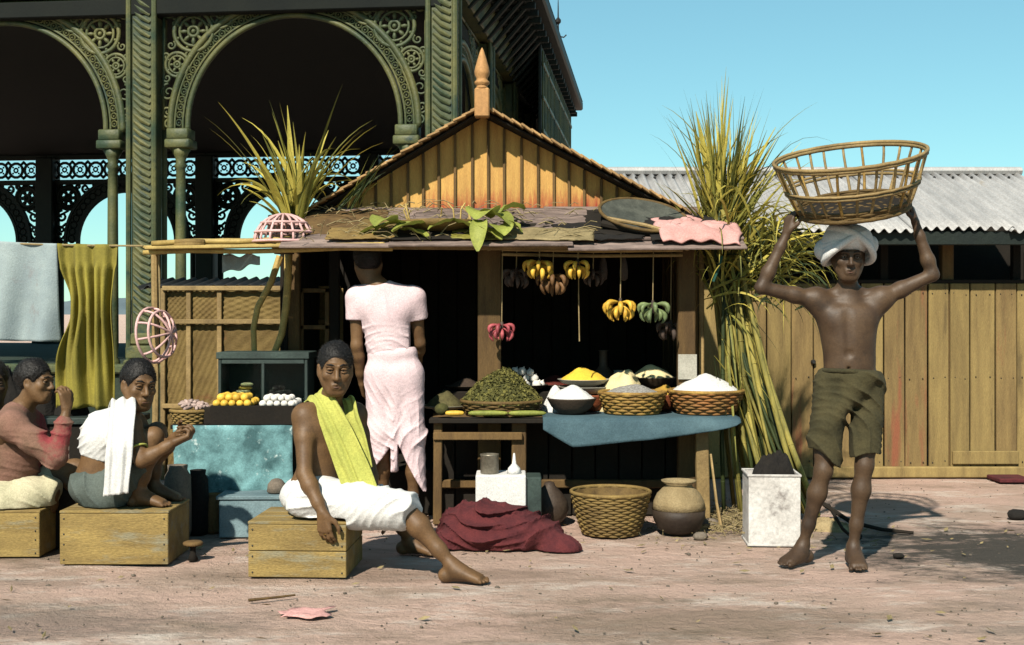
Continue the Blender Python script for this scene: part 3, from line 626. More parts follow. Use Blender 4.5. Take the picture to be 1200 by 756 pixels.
    for k in range(n):
        y = lerp(7.70, 7.14, k / (n - 1)); z = lerp(1.87, 1.65, k / (n - 1)); x0 = X(345, 7.3) + rr(-.05, .05); xe = X(864, 7.3)
        while x0 < xe - .1:
            ln = min(rr(.5, 1.05), xe - x0); mb = MB(); A = Matrix.Rotation(-.30 + rr(-.02, .02), 3, 'X') @ rotz(rr(-.02, .02))
            A = Matrix.Rotation(R(20) + rr(-.03, .03), 3, 'X') @ rotz(rr(-.015, .015))
            mb.box((x0 + ln / 2, y + (rr(-.05, .03) if k == n - 1 else rr(-.015, .015)), z + rr(0, .008) - (rr(0, .02) if k == n - 1 else 0)), (ln + .03, .15, .012), A @ rotz(rr(-.03, .03) if k == n - 1 else 0), .002); obj('awning_board', mb, M['wood_grey'], r); x0 += ln
    # ragged mats and thatch thrown over the boards
    def slope(y): return 1.668 + (y - 7.14) * .393
    for k, (px, y, w_, d_, a, m) in enumerate(((405, 7.45, .5, .42, .1, 'wood'), (455, 7.30, .4, .36, -.2, 'mat_weave'), (545, 7.46, .6, .36, .05, 'wood_grey'), (610, 7.26, .5, .30, .12, 'wood_dark'), (665, 7.45, .55, .45, -.1, 'wood_grey'), (700, 7.25, .5, .30, .08, 'coal'), (745, 7.40, .6, .45, -.06, 'wood_dark'), (800, 7.30, .45, .40, .1, 'coal'), (640, 7.18, .55, .20, -.04, 'straw'), (500, 7.17, .5, .18, .03, 'wood_dark'), (560, 7.16, .3, .16, -.1, 'leaf_olive'), (425, 7.18, .4, .2, .05, 'wicker_olive'))):
        A = rotz(a); cx = X(px, y); mb = MB()
        def fn(u, v, cx=cx, y=y, w_=w_, d_=d_, A=A, k=k):
            e = 1 + .10 * mnoise.noise((u * 9, v * 9, k)) + .07 * mnoise.noise((u * 31, v * 31, k + 5)); q = A @ V((u - .5) * w_ * e, (v - .5) * d_ * e, 0)
            yy = y + q.y; return V(cx + q.x, yy, slope(max(yy, 7.02)) + .004 * k * .5 + .014 * abs(mnoise.noise((u * 4 + k, v * 4, 1))) + (.0 if yy > 7.06 else (yy - 7.06) * .6))
        mb.grid(fn, 22, 14, .006); obj('mat_patch', mb, M[m], r, True)
    mb = MB()
    for k in range(150):
        x, y = rr(X(360, 7.3), X(700, 7.3)), rr(7.06, 7.75); d = V(rr(-1, 1), rr(-.6, .4), rr(-.1, .25)).normalized() * rr(.04, .16); p_ = V(x, y, slope(y) + rr(.012, .035)); mb.tube([p_, p_ + d * .5 + V(0, 0, .01), p_ + d + V(0, 0, -.012)], rr(.0015, .004), 4)
    stuff(obj('loose_straw', mb, M['straw'], r))
    # left shelf of split bamboo
    for k in range(6):
        y = 7.12 + k * .085; q0, q1 = p3(168 + rr(-6, 10) + k * 1.5, 291 - .3 * k, y), p3(452, 286 - .3 * k, y)
        mb = MB(); mb.box((q0 + q1) / 2, ((q1 - q0).length, .08, .018), axes((q1 - q0), V(0, 0, 1)) @ Matrix(((0, 0, -1), (0, 1, 0), (1, 0, 0))), .004); obj('shelf_slat', mb, M['bamboo'], r)
    for (a, ya, b, yb, D_, rad) in ((178, 285.5, 430, 277, 7.25, .016), (215, 284.5, 445, 276, 7.36, .013), (168, 296, 460, 291, 7.16, .014)):
        mb = MB(); q0, q1 = p3(a, ya, D_), p3(b, yb, D_); mb.tube([lerp(q0, q1, t / 5) + V(0, 0, .006 * math.sin(t * 2)) for t in range(6)], rad, 8); obj('shelf_pole', mb, M['bamboo'], r, True)
    # crooked branch props under the shelf
    for pts, rad in (([(328, 300), (318, 330), (302, 360), (297, 385), (298, 413), (300, 520)], .022), ([(338, 298), (337, 335), (335, 362), (330, 392), (322, 412), (316, 520)], .026)):
        mb = MB(); mb.tube([p3(a, b, 7.75) for a, b in pts], [rad * (1 - .05 * k) for k in range(len(pts))], 8); obj('prop', mb, M['bamboo'], r, True)
    q = p3(181, 290, 7.42); mb = MB(); mb.tube([(q.x, q.y, 0), (q.x + .01, q.y, .8), q], .022, 8); obj('shelf_prop', mb, M['bamboo_brown'], r)
    return r
shop()

def pile_cloth(name, label, m, c, rx, ry, h, seed, cat='cloth', folds=4., smooth=True, parent=None, n=56, detail=1.):
    mb = MB()
    def fn(u, v):
        a = u * 2 * math.pi; rad = v
        rx_ = 1 + .14 * mnoise.noise((math.cos(a) * 1.4 + seed, math.sin(a) * 1.4, 1)) + .07 * mnoise.noise((math.cos(a) * 4 + seed, math.sin(a) * 4, 5))
        x = math.cos(a) * rad * rx * rx_; y = math.sin(a) * rad * ry * rx_
        e = (1 - rad ** 2.6) ** .75 if rad < 1 else 0
        f = .45 * mnoise.noise((x * folds * .8 + seed, y * folds * 1.2, 2)) + .30 * (1 - abs(mnoise.noise((x * folds * 1.5 + seed, y * folds * 2.4, 5)))) ** 3 + .14 * (1 - abs(mnoise.noise((x * folds * 3.5 + seed, y * folds * 4, 7)))) ** 4 * detail
        return V(c[0] + x, c[1] + y, c[2] + max(0, e) * h * (.68 + f * 1.0) + .003)
    mb.grid(fn, n, 22, 0)
    o = single(name, mb, m, label, cat, c, None, smooth) if parent is None else obj(name, mb, m, parent, smooth)
    return o

# ---- things on the awning
def dome_cage(name, label, c, r, h, m, group=None, rot=None, nr=8, hoops=(.02, .35, .68)):
    t = thing(name, label, 'basket', c, group); rot = rot or Matrix.Identity(3); c = Vector(c)
    for k in range(nr):
        a = math.pi * k / nr + .1; d = rot @ V(math.cos(a), math.sin(a), 0); u = rot @ V(0, 0, 1)
        mb = MB(); mb.tube([c + d * (r * math.cos(math.pi * i / 14)) + u * (h * math.sin(math.pi * i / 14)) for i in range(15)], .0075, 6); obj('rib', mb, m, t, True)
    for zz in hoops:
        mb = MB(); mb.ring(c + (rot @ V(0, 0, 1)) * h * zz, rot @ V(0, 0, 1), r * math.sqrt(1 - zz * zz) + .004, .0085, 26, 6); obj('hoop', mb, m, t, True)
    return t
dome_cage('coop_basket', 'open dome of pink cane ribs sitting on the bamboo shelf', p3(333, 284, 7.28), .175, .165, M['pink_cane'])
pk = dome_cage('coop_basket', 'pink cane cage hanging beside the pavilion column', p3(179, 393, 7.35), .160, .125, M['pink_cane'], None, axes((1, -.35, .12)), 5, (.02, .55))
mb = MB(); mb.tube([p3(188, 378, 7.35), p3(187, 335, 7.37), p3(186, 292, 7.40)], .005, 5); obj('hanger', mb, M['string'], pk)
q = p3(222, 290, 7.22); mb = MB()
for k in range(3): mb.tube([q + V(-.085, 0, .012 + .018 * (k % 2)), q + V(0, .008 * k, .016 + .018 * (k % 2)), q + V(.085, .01, .012 + .018 * (k % 2))], .018, 8)
single('rolled_mat', mb, M['wicker_olive'], 'short brown rolled bundle lying on the bamboo shelf end', 'roll', q + V(0, 0, -.006), smooth=True)
mb = MB(); q = p3(284, 310, 7.35)
mb.grid(lambda u, v: q + V(lerp(-.12, .115, u), .05 * math.sin(u * 5), lerp(.055, -.05 + .055 * u, v) + .01 * math.sin(u * 11)), 14, 6, .012)
single('bundle', mb, M['canvas_grey'], 'pale cloth bundle tucked under the bamboo shelf', 'bundle', q, smooth=True)

def potted_palm():
    c = p3(333, 262, 7.55); c.z = 1.60
    t = thing('potted_plant', 'yellow-green cane tuft in a dark pot on the bamboo shelf', 'plant', c)
    mb = MB(); mb.lathe(c, [(.06, 0), (.085, .06), (.092, .20), (.098, .205), (.098, .235), (.085, .235), (.08, .2)], 18); obj('pot', mb, M['clay_dark'], t, True)
    o = c + V(.03, 0, .2)
    tips = [(248, 148, .6), (256, 160, .5), (262, 132, .4), (318, 128, .25), (322, 140, .2), (332, 130, .2), (338, 132, .15), (346, 150, .15), (395, 112, .3), (380, 160, .2), (352, 175, .15), (430, 158, .75), (424, 152, .8), (415, 162, .7), (405, 172, .6), (300, 190, .3),
            (370, 200, .15), (388, 168, .3), (440, 175, .7), (285, 175, .4), (355, 165, .1), (330, 170, .1), (344, 190, .1), (362, 185, .2), (308, 165, .2), (375, 215, .2), (340, 200, .1), (350, 205, .1)]
    for k, (a, b, dr) in enumerate(tips):
        e = p3(a + rr(-3, 3), b, 7.55 + rr(-.28, .28)); s0 = o + V(rr(-.03, .03) + (.06 if a > 300 else 0), rr(-.03, .03), rr(-.03, .03)); L_ = (e - s0).length * (1.05 + dr * .12)
        d = (e - s0).normalized() + V(0, 0, dr * .48); mb = MB(); mb.blade(s0, d, L_, rr(.026, .042) if k % 3 else .055, dr * 1.15, 9, roll=rr(-.8, .8)); obj('leaf', mb, M['leaf_yellow'] if k % 4 else M['leaf_olive'], t, True, False)
    for k in range(34):
        a = rr(0, 6.28); e = rr(.25, .9); s0 = o + V(rr(-.03, .09), rr(-.04, .04), rr(-.03, .05)); mb = MB(); mb.blade(s0, (math.cos(a) * e, math.sin(a) * e * .8, 1), rr(.35, .72), rr(.018, .038), rr(.5, 2.4), 10, roll=rr(-1.2, 1.2), fold=.4); obj('leaf', mb, M[('leaf_yellow', 'leaf_yellow', 'leaf_olive')[k % 3]], t, True, False)
    for k in range(14):                                     # short broken blades round the rim
        a = rr(0, 6.28); mb = MB(); mb.blade(o + V(.05 * math.cos(a), .05 * math.sin(a), 0), (math.cos(a) * .8 - .3, math.sin(a) * .4, 1), rr(.16, .34), rr(.02, .045), .7, 6, roll=rr(-1, 1)); obj('leaf', mb, M['leaf_yellow'], t, True, False)
potted_palm()

# long dark grass blades behind the left roof edge
t = thing('grass_bundle', 'thin loose green blades lying along the left roof edge', 'grass bundle', V(X(430, 7.9), 7.9, 1.9))
for k in range(12):
    s0 = p3(395 + rr(0, 25), 246 + rr(-6, 4), 7.55); e = p3(428 + rr(0, 40), 170 + rr(-2, 40), 7.55 + rr(-.05, .05)); mb = MB(); mb.blade(s0, e - s0 + V(0, 0, .05), (e - s0).length, rr(.012, .022), .3, 7, roll=rr(-1, 1)); obj('leaf', mb, M['leaf_olive' if k % 2 else 'leaf_dark'], t, True, False)

# wide green leaf-lined basket and leaves in the middle of the awning
c = p3(515, 274, 7.33)
t = thing('flat_basket', 'wide shallow green basket of leaves on the middle of the awning', 'basket', c)
mb = MB(); mb.lathe(c, [(.10, 0), (.19, .035), (.235, .075), (.225, .075), (.18, .045), (.09, .015)], 28, jit=.06); obj('bowl', mb, M['wicker_olive'], t, True)
for k in range(9):
    a = rr(0, 6.28); mb = MB(); s0 = c + V(.2 * math.cos(a), .2 * math.sin(a), .07); mb.tube([s0, s0 + V(rr(-.03, .03), 0, .06), s0 + V(rr(-.06, .06), rr(-.05, .05), .10)], .005, 5); obj('rib', mb, M['bamboo'], t)
def broad_leaf(mb, base, d, L_, wd, droop, curl=.3):
    d = Vector(d).normalized(); side = d.cross(V(0, 0, 1)); side = side.normalized() if side.length > .01 else V(1, 0, 0); p = Vector(base); n = 8; rows = []
    for i in range(n + 1):
        t = i / n; w_ = wd * math.sin(math.pi * (t * .93 + .04)) ** .8 / 2; nn = side.cross(d).normalized()
        rows.append([p + side * (w_ * k / 2) + nn * (curl * w_ * (abs(k) / 2) ** 2 + .01 * mnoise.noise((p.x * 30 + k, p.z * 30, t * 6))) for k in (-2, -1, 0, 1, 2)])
        p = p + d * (L_ / n); d = (d + V(0, 0, -droop / n)).normalized()
    o = [q for r_ in rows for q in r_]; mb.add(o, [(i * 5 + j, i * 5 + j + 1, (i + 1) * 5 + j + 1, (i + 1) * 5 + j) for i in range(n) for j in range(4)])
t = thing('leaf_pile', 'crumpled broad green leaves hanging over the awning edge', 'leaves', p3(572, 276, 7.2))
for (px, py, D_, d, L_, wd, dr) in ((560, 262, 7.22, (.5, -.3, .25), .20, .14, 1.6), (575, 262, 7.25, (-.2, -.5, .4), .18, .15, 1.8), (590, 268, 7.2, (.8, -.2, .1), .10, .08, 1.5), (565, 268, 7.15, (-.05, -.35, .15), .21, .075, 4.2), (555, 275, 7.15, (.6, -.4, 0), .16, .11, .8),
                                    (580, 272, 7.17, (.2, -.5, .1), .13, .11, 1.4), (540, 268, 7.2, (-.7, -.3, .1), .16, .10, .8), (585, 258, 7.25, (.5, .1, .5), .13, .12, 1.4), (478, 270, 7.22, (-.8, -.3, .15), .17, .12, 1.0), (462, 268, 7.22, (-.3, -.5, .3), .15, .12, 1.5), (470, 276, 7.18, (.8, -.3, .0), .16, .09, .8), (520, 268, 7.22, (.7, -.35, .1), .2, .1, .8), (500, 270, 7.2, (-.6, -.4, .1), .18, .1, .8), (455, 274, 7.2, (-1, -.1, .1), .14, .08, .8)):
    mb = MB(); broad_leaf(mb, p3(px, py, D_) + V(0, -.02, .03), d, L_ * 1.3, wd * 1.35, dr); obj('leaf', mb, M['leaf_green'], t, True, False)

# dark flat basket and rose sacking on the right of the awning
c = p3(752, 262, 7.42); A = axes(V(.12, -.42, .9))
t = thing('winnowing_basket', 'round grey winnowing basket leaning on the right of the awning', 'basket', c)
mb = MB(); mb.lathe(c, [(.01, .008), (.12, 0), (.2, .012), (.25, .035), (.27, .06), (.255, .06), (.2, .03), (.1, .015), (.005, .02)], 30, A); obj('tray', mb, mat('grey_green_wicker', (.10, .105, .085), (.05, .055, .045), 14, .8, .5, 60), t, True)
mb = MB(); mb.ring(c + A @ V(0, 0, .058), A.col[2], .264, .011, 30, 6); obj('rim', mb, M['wicker_dark'], t, True)
for (a, ya, b, yb, rad) in ((712, 256, 800, 276, .012), (705, 262, 790, 284, .022), (690, 270, 780, 288, .010)):
    q0, q1 = p3(a, ya, 7.26), p3(b, yb, 7.18); mb = MB(); mb.tube([q0, (q0 + q1) / 2 + V(0, 0, .01), q1], rad, 8)
    single('pole', mb, M['bamboo_brown'] if rad < .02 else M['wood_dark'], {.012: 'thin pale stick lying across the right awning boards', .022: 'thick blackened pole lying across the right awning boards', .010: 'thin stick lying at the right awning edge'}[rad], 'pole', q0)
c = p3(815, 280, 7.2)
mb = MB()
def rose(u, v):
    x = lerp(X(772, 7.2), X(866, 7.2), u); y = lerp(7.50, 7.07, v); z = 1.805 - .13 * v - .02 * u
    e = math.sin(math.pi * min(1, max(0, u))) ** .5
    z += .045 * e * (abs(mnoise.noise((x * 7, y * 4, 3))) + .5 * math.sin(math.pi * v)) + .02 * mnoise.noise((x * 16, y * 14, 1))
    if v > .82: z -= (v - .82) * .16
    x += .04 * math.sin(v * 4) * (u - .3) + .02 * mnoise.noise((v * 5, u * 4, 9))
    return V(x, y, z)
mb.grid(rose, 34, 22, .01)
single('sacking', mb, M['rose_cloth'], 'rose pink sacking folded over the right corner of the awning', 'cloth', c, smooth=True)

# ================================================================ counter on the right
def table():
    D0, D1 = 7.20, 8.10; zt = .625; x0, x1 = X(504, 7.2), X(866, 7.2)
    t = thing('counter_table', 'long rough plank counter table set with grain baskets', 'table', ((x0 + x1) / 2, 7.6, 0))
    for k in range(6):
        mb = MB(); mb.box(((x0 + x1) / 2 + rr(-.02, .02), D0 + .075 + k * .15, zt - .014 + rr(-.002, .0)), (x1 - x0 + rr(-.03, .03), .143, .026), None, .003); obj('top_plank', mb, M['wood'] if k else M['wood_dark'], t)
    for (px, D_, wd) in ((513, 7.27, .05), (608, 7.30, .085), (823, 7.28, .075), (513, 8.0, .05), (823, 8.0, .07), (660, 8.0, .07)):
        mb = MB(); lean = V(rr(-.01, .01), 0, 0); mb.box((X(px, D_), D_, .30), (wd, wd * .8, .60), Matrix.Rotation(rr(-.03, .03), 3, 'Y'), .005); obj('leg', mb, M['wood'] if px != 823 else M['bamboo_brown'], t)
    mb = MB(); mb.box((X(560, 7.26), 7.245, Zv(511, 7.25)), (X(612, 7.26) - X(508, 7.26), .03, .045), None, .004); obj('stretcher', mb, M['wood'], t)
    mb = MB(); mb.box(((x0 + x1) / 2, 7.93, .69), (x1 - x0 - .06, .36, .115), None, .006); obj('riser', mb, M['wood_dark'], t)
    return t
table()
mb = MB()
def tarp(u, v):
    px = lerp(636, 866, u); hang = (.02 + .155 * (1 - u) ** .6 * min(1, u * 5 + .25)) ; fold = .012 * math.sin(u * 19) + .012 * mnoise.noise((u * 9, v * 3, 4))
    if v < .45: return V(X(px, 7.2), lerp(7.62, 7.18, v / .45), .632 + .0)
    q = (v - .45) / .55; return V(X(px, 7.2), 7.18 - .03 * math.sin(q * 1.6) + fold * q - .02, .632 - .004 - hang * q)
mb.grid(tarp, 40, 16, .005)
single('tarpaulin', mb, M['tarp'], 'blue tarpaulin sagging over the front edge of the grain counter', 'tarpaulin', p3(750, 492, 7.2), smooth=True)

# ================================================================ left counter
def left_counter():
    x0, x1 = X(203, 7.15), X(366, 7.4); zt = .60
    t = thing('sweet_counter', 'low dark counter with a blue-green front left of the shop door', 'counter', ((x0 + x1) / 2, 7.4, 0))
    for k in range(4):
        mb = MB(); mb.box(((x0 + x1) / 2, 7.16 + k * .15, zt - .012), (x1 - x0, .145, .024), None, .003); obj('top_plank', mb, M['wood_dark'], t)
    for xx in (x0 + .04, x1 - .04):
        for y in (7.14, 7.6): mb = MB(); mb.box((xx, y, .294), (.05, .05, .588), None, .004); obj('leg', mb, M['wood_dark'], t)
    mb = MB(); mb.box((X(295, 7.08), 7.09, .655), (X(345, 7.08) - X(247, 7.08), .02, .11), None, .003); obj('front_board', mb, M['wood_dark'], t)
    mb = MB()
    mb.grid(lambda u, v: V(lerp(X(203, 7.07), X(343, 7.07), u) + .01 * v, 7.065 - .02 * v + .018 * math.sin(u * 17 + v) * (.3 + v) + .01 * mnoise.noise((u * 6, v * 5, 1)), .60 - v * (.40 + .03 * math.sin(u * 9)) ), 40, 12, .005)
    obj('front_cloth', mb, M['teal_cloth'], t, True)
    return t
left_counter()
def showcase():
    c = p3(313, 470, 7.55); zb = .60; w_ = X(365, 7.55) - X(262, 7.55); h = Zv(412, 7.55) - zb; d = .28; x0 = X(262, 7.55); y0 = 7.42
    t = thing('showcase', 'dark green glass-fronted showcase on the left counter', 'showcase', (c.x, y0 + d / 2, zb)); b = .018
    for (cx, cy, cz, sx, sy, sz) in ((.0, 0, b / 2, w_, d, b), (0, 0, h - .02, w_ + .02, d + .02, .04), (-w_ / 2 + b / 2, -d / 2 + b / 2, h / 2, b, b, h - .05), (w_ / 2 - b / 2, -d / 2 + b / 2, h / 2, b, b, h - .05), (0, -d / 2 + b / 2, h / 2, b, b, h - .05), (0, -d / 2 + b / 2 - .001, h - .055, w_ - .04, b, .03), (0, -d / 2 + b / 2 - .001, .03, w_ - .04, b, .025)):
        mb = MB(); mb.box((c.x + cx, y0 + d / 2 + cy, zb + cz), (sx, sy, sz), None, .003); obj('frame', mb, M['case'], t)
    mb = MB(); mb.box((c.x, y0 + d - .006, zb + h / 2), (w_ - .01, .01, h - .06), None, .002); obj('back_panel', mb, M['case'], t)
    for s_ in (-1, 1):
        mb = MB(); mb.box((c.x + s_ * (w_ / 2 - .005), y0 + d / 2, zb + h / 2), (.008, d - .04, h - .07), None, .001); obj('side_panel', mb, M['case'], t)
    g = bpy.data.materials.new('showcase_glass'); g.use_nodes = True; bs = g.node_tree.nodes['Principled BSDF']; bs.inputs['Base Color'].default_value = (.75, .85, .82, 1); bs.inputs['Roughness'].default_value = .06; bs.inputs['Transmission Weight'].default_value = 1; bs.inputs['IOR'].default_value = 1.15
    for s_ in (-1, 1):
        mb = MB(); mb.box((c.x + s_ * w_ / 4, y0 + .012, zb + h / 2), (w_ / 2 - .03, .003, h - .10), None, .0005); obj('pane', mb, g, t)
    mb = MB(); mb.box((c.x, y0 + d / 2, zb + .11), (w_ - .03, d - .05, .008), None, .001); obj('shelf', mb, M['case'], t)
    return c, zb, y0, d
SHOW = showcase()

# ================================================================ bamboo mat screen and the shed eave behind it
def screen():
    D = 9.2; t = thing('mat_screen', 'brown woven bamboo mat screen with battens behind the left counter', 'screen', (X(280, D), D, 0))
    cols = [X(q, D) for q in (192, 222, 258, 345, 400)]; rows = [0, .55, Zv(377, D), Zv(338, D)]
    for i in range(4):
        for j in range(3):
            a, b, z0, z1 = cols[i], cols[i + 1], rows[j], rows[j + 1]; mb = MB()
            mb.grid(lambda u, v: V(lerp(a, b, u), D + .006 * math.sin(u * 3.14 * 10) * math.cos(v * 3.14 * 12) + .008 * mnoise.noise((u * 2, v * 2, i)), lerp(z0, z1, v)), 30, 30, .006); obj('mat_panel', mb, M['mat_weave'], t, True)
    for xx in cols: mb = MB(); mb.box((xx, D - .022, rows[3] / 2), (.035, .022, rows[3]), None, .004); obj('batten', mb, M['bamboo_brown'], t)
    for z in rows[1:]: mb = MB(); mb.box(((cols[0] + cols[-1]) / 2, D - .044, z), (cols[-1] - cols[0], .02, .035), None, .004); obj('batten', mb, M['bamboo_brown'], t)
    D = 10.0; x0, x1 = X(186, D), X(420, D); t = thing('lean_to', 'low dark corrugated roof showing over the mat screen', 'lean-to', ((x0 + x1) / 2, D, 0)); n = 0
    for k in range(3):
        a, b = lerp(x0, x1, k / 3), lerp(x0, x1, (k + 1) / 3); mb = MB()
        mb.grid(lambda u, v: V(lerp(a - .02, b + .02, u), D - .5 + v * .7, lerp(1.435, 1.515, v) + .018 * math.sin(lerp(a, b, u) * 2 * math.pi / .085) + .006 * (k % 2)), 64, 2, .004); obj('roof_sheet', mb, M['metal_dark'], t, True)
    for xx in (x0 + .1, (x0 + x1) / 2, x1 - .1): mb = MB(); mb.box((xx, D - .05, .715), (.06, .06, 1.43), None, .004); obj('post', mb, M['wood_dark'], t)
screen()

# ================================================================ washing line
def wash():
    A, B = V(-4.6, 7.8, 1.86), V(X(170, 7.4), 7.36, 1.64); mb = MB()
    def rope(s): return lerp(A, B, s) + V(0, 0, -.06 * math.sin(math.pi * s))
    mb.tube([rope(i / 12) for i in range(13)], .006, 6); single('clothes_line', mb, M['string'], 'thin rope strung from the bamboo shelf to carry washing', 'rope', A)
    def sval(px): return min(range(400), key=lambda k: abs(600 + F * rope(k / 400).x / rope(k / 400).y - px)) / 400
    def hang(name, label, m, pa, pb, ybot, seed, gather=None):
        s0, s1 = sval(pa), sval(pb); mb = MB(); zb = Zv(ybot, 7.5)
        def fn(u, v):
            p = rope(lerp(s0, s1, u)); zt = p.z + .008
            amp = .015 + .03 * v; f = amp * math.sin(u * 16 + seed + 1.5 * v) + .02 * mnoise.noise((u * 4 + seed, v * 2, 1)) * (v + .2)
            x = p.x; z = lerp(zt, zb + .03 * mnoise.noise((u * 3, seed, 2)), v)
            if gather:
                gu, gz = gather; dz = (z - gz); k = math.exp(-(dz / .22) ** 2); x += (lerp(s0, s1, gu) - lerp(s0, s1, u)) * 0 + k * (gu - u) * .10
                f += .035 * math.sin((u - gu) * 34 * (1 + .4 * abs(dz))) * math.exp(-(dz / .5) ** 2) * (1 if z < gz + .25 else .3)
                f -= .05 * k * (1 - abs(u - gu))
            return V(x + .02 * (v - .2) * math.sin(u * 5 + seed), p.y + f, z)
        mb.grid(fn, 60, 40, .004); single(name, mb, m, label, 'cloth', rope((s0 + s1) / 2), smooth=True)
    hang('washing', 'grey-blue cloth hung on the washing line', M['canvas_grey'], -60, 68, 400, 2)
    hang('washing', 'long olive yellow cloth gathered at its side on the washing line', M['canvas_olive'], 67, 138, 478, 5, (.86, Zv(360, 7.5)))
    mb = MB(); mb.tube([(A.x, A.y, 0), (A.x + .02, A.y, 1), (A.x, A.y, 1.9)], .03, 8); single('line_post', mb, M['bamboo_brown'], 'bamboo post at the far end of the washing line', 'post', (A.x, A.y, 0))
wash()

# dark bench and bundles behind the seated figures
t = thing('long_bench', 'long dark bench with teal cover behind the seated figures', 'bench', (X(20, 7.5), 7.5, 0))
mb = MB(); mb.box((X(20, 7.5), 7.5, .60), (1.5, .4, .04), None, .006); obj('top', mb, M['case'], t)
for k in range(8): mb = MB(); mb.box((X(20, 7.5) - .66 + k * .188, 7.33, .29), (.18, .02, .575), None, .003); obj('front_board', mb, M['wood_dark'], t)
for k, (px, w_, h) in enumerate(((12, .17, .26), (45, .13, .20), (84, .10, .13))):
    pile_cloth('dark_bundle', ('large dark bundle on the long bench under the grey washing', 'middle dark bundle on the long bench', 'small dark bundle on the long bench beside the olive washing')[k], M['coal'], V(X(px, 7.55), 7.55, .6205), w_, .13, h, k * 3.3, 'bundle', 6)
# ================================================================ baskets, bowls and heaps
def basket(name, label, c, rb, rt, h, m, rings=None, nst=14, rim=None, group=None, tilt=None, cat='basket'):
    c = Vector(c); t = thing(name, label, cat, c, group); rings = rings or max(6, int(h / .016)); th = h / rings * .58
    def rad(q): return lerp(rb, rt, q ** .75)
    mb = MB()
    for k in range(rings):
        q = (k + .5) / rings; n = nst * 4
        pts = [c + V((rad(q) + .0045 * math.cos(nst * a + math.pi * k)) * math.cos(a), (rad(q) + .0045 * math.cos(nst * a + math.pi * k)) * math.sin(a), h * q + .003 * mnoise.noise((math.cos(a) * 2, math.sin(a) * 2, k)))
               for a in [2 * math.pi * i / n for i in range(n)]]
        mb.tube(pts, th, 5, closed=True, up=V(0, 0, 1))
    obj('weave', mb, m, t, True)
    mb = MB(); mb.lathe(c, [(.002, .006), (rb, .004)] + [(rad(q) - .006, h * q) for q in (.25, .5, .75, .97)] + [(rad(q) - .013, h * q) for q in (.97, .5, .1)] + [(rb * .9, .014), (.002, .016)], 28); obj('lining', mb, M['wicker_dark'], t, True)
    mb = MB(); mb.ring(c + V(0, 0, h), V(0, 0, 1), rt, .011, 40, 6, wob=.004); obj('rim', mb, rim or m, t, True)
    return t
def heap(name, label, c, r, h, m, seed=0, cat='heap', pw=1.25, flakes=None, fn=0):
    mb = MB(); c = Vector(c)
    def f(u, v):
        a = u * 2 * math.pi; q = v; z = h * (1 - q ** pw) * (1 + .20 * mnoise.noise((math.cos(a) * 1.9 * q + seed, math.sin(a) * 1.7 * q, seed))) + .004 * mnoise.noise((math.cos(a) * q * 14, math.sin(a) * q * 14, seed + 3))
        rr_ = r * q * (1 + .05 * mnoise.noise((math.cos(a) * 3 + seed, math.sin(a) * 3, 0))); return c + V(rr_ * math.cos(a), rr_ * math.sin(a), max(z, -.005))
    mb.grid(f, 40, 16)
    t = thing(name, label, cat, c); obj('mound', mb, m, t, True)
    if flakes:
        mb = MB()
        for k in range(fn):
            q = math.sqrt(rr(0, 1)); a = rr(0, 6.283); p = f(a / 6.283185, q) + V(0, 0, rr(.0, .006)); d = V(rr(-1, 1), rr(-1, 1), rr(-.3, .5)).normalized(); s_ = rr(.012, .026)
            e = d.cross(V(rr(-1, 1), rr(-1, 1), rr(-1, 1))).normalized() * s_ * .4; mb.add([p - d * s_ / 2, p + e + V(0, 0, .003), p + d * s_ / 2, p - e], [(0, 1, 2, 3)])
        stuff(obj('leaf_flakes', mb, flakes, t, False, False))
    return t
def bowl(name, label, c, rb, rt, h, m, cat='bowl'):
    mb = MB(); mb.lathe(c, [(.002, .004), (rb * .8, 0), (rb, .01), (lerp(rb, rt, .6), h * .45), (rt, h * .92), (rt + .004, h), (rt - .008, h), (lerp(rb, rt, .5), h * .4), (.002, .012)], 30)
    return single(name, mb, m, label, cat, c, smooth=True)
TZ = .6395
basket('grain_basket', 'wide red-brown wicker basket heaped with white rice at the counter end', (X(827, 7.42), 7.42, TZ), .155, .222, .135, M['wicker_red'], rim=M['wicker'])
heap('rice_heap', 'tall heap of white rice in the wide red-brown basket', (X(827, 7.42), 7.42, TZ + .125), .213, .115, M['rice'], 1, pw=1.45)
basket('grain_basket', 'golden wicker basket of grey speckled grain in the middle of the counter', (X(741, 7.42), 7.42, TZ), .15, .198, .125, M['wicker'], rim=M['wicker'])
heap('grain_heap', 'low grey speckled grain heap in the golden wicker basket', (X(741, 7.42), 7.42, TZ + .112), .188, .06, M['grey_grain'], 4, pw=1.6)
bowl('grain_bowl', 'dark round bowl holding a white flour cone beside the golden basket', (X(670, 7.38), 7.38, TZ), .085, .146, .095, M['clay_dark'])
heap('flour_heap', 'white flour cone in the dark round bowl', (X(670, 7.38), 7.38, TZ + .088), .140, .085, M['rice'], 9, pw=1.4)
heap('salt_heap', 'small white salt heap behind the dark round bowl', (X(651, 7.60), 7.60, TZ - .012), .10, .17, M['rice'], 12, pw=1.3)
RZ = .7485
c = V(X(684, 7.72), 7.70, TZ); 
bowl('clay_bowl', 'red clay bowl stacked under the yellow powder trays', (c.x + .03, 7.64, TZ), .09, .135, .10, M['clay'])
bowl('dish', 'lower pale enamel dish of the stack under the yellow powder', (c.x, 7.70, TZ + .1), .11, .160, .045, M['enamel'], 'dish')
bowl('dish', 'upper pale enamel dish holding the yellow powder cone', (c.x, 7.70, TZ + .1455), .10, .162, .045, M['enamel'], 'dish')
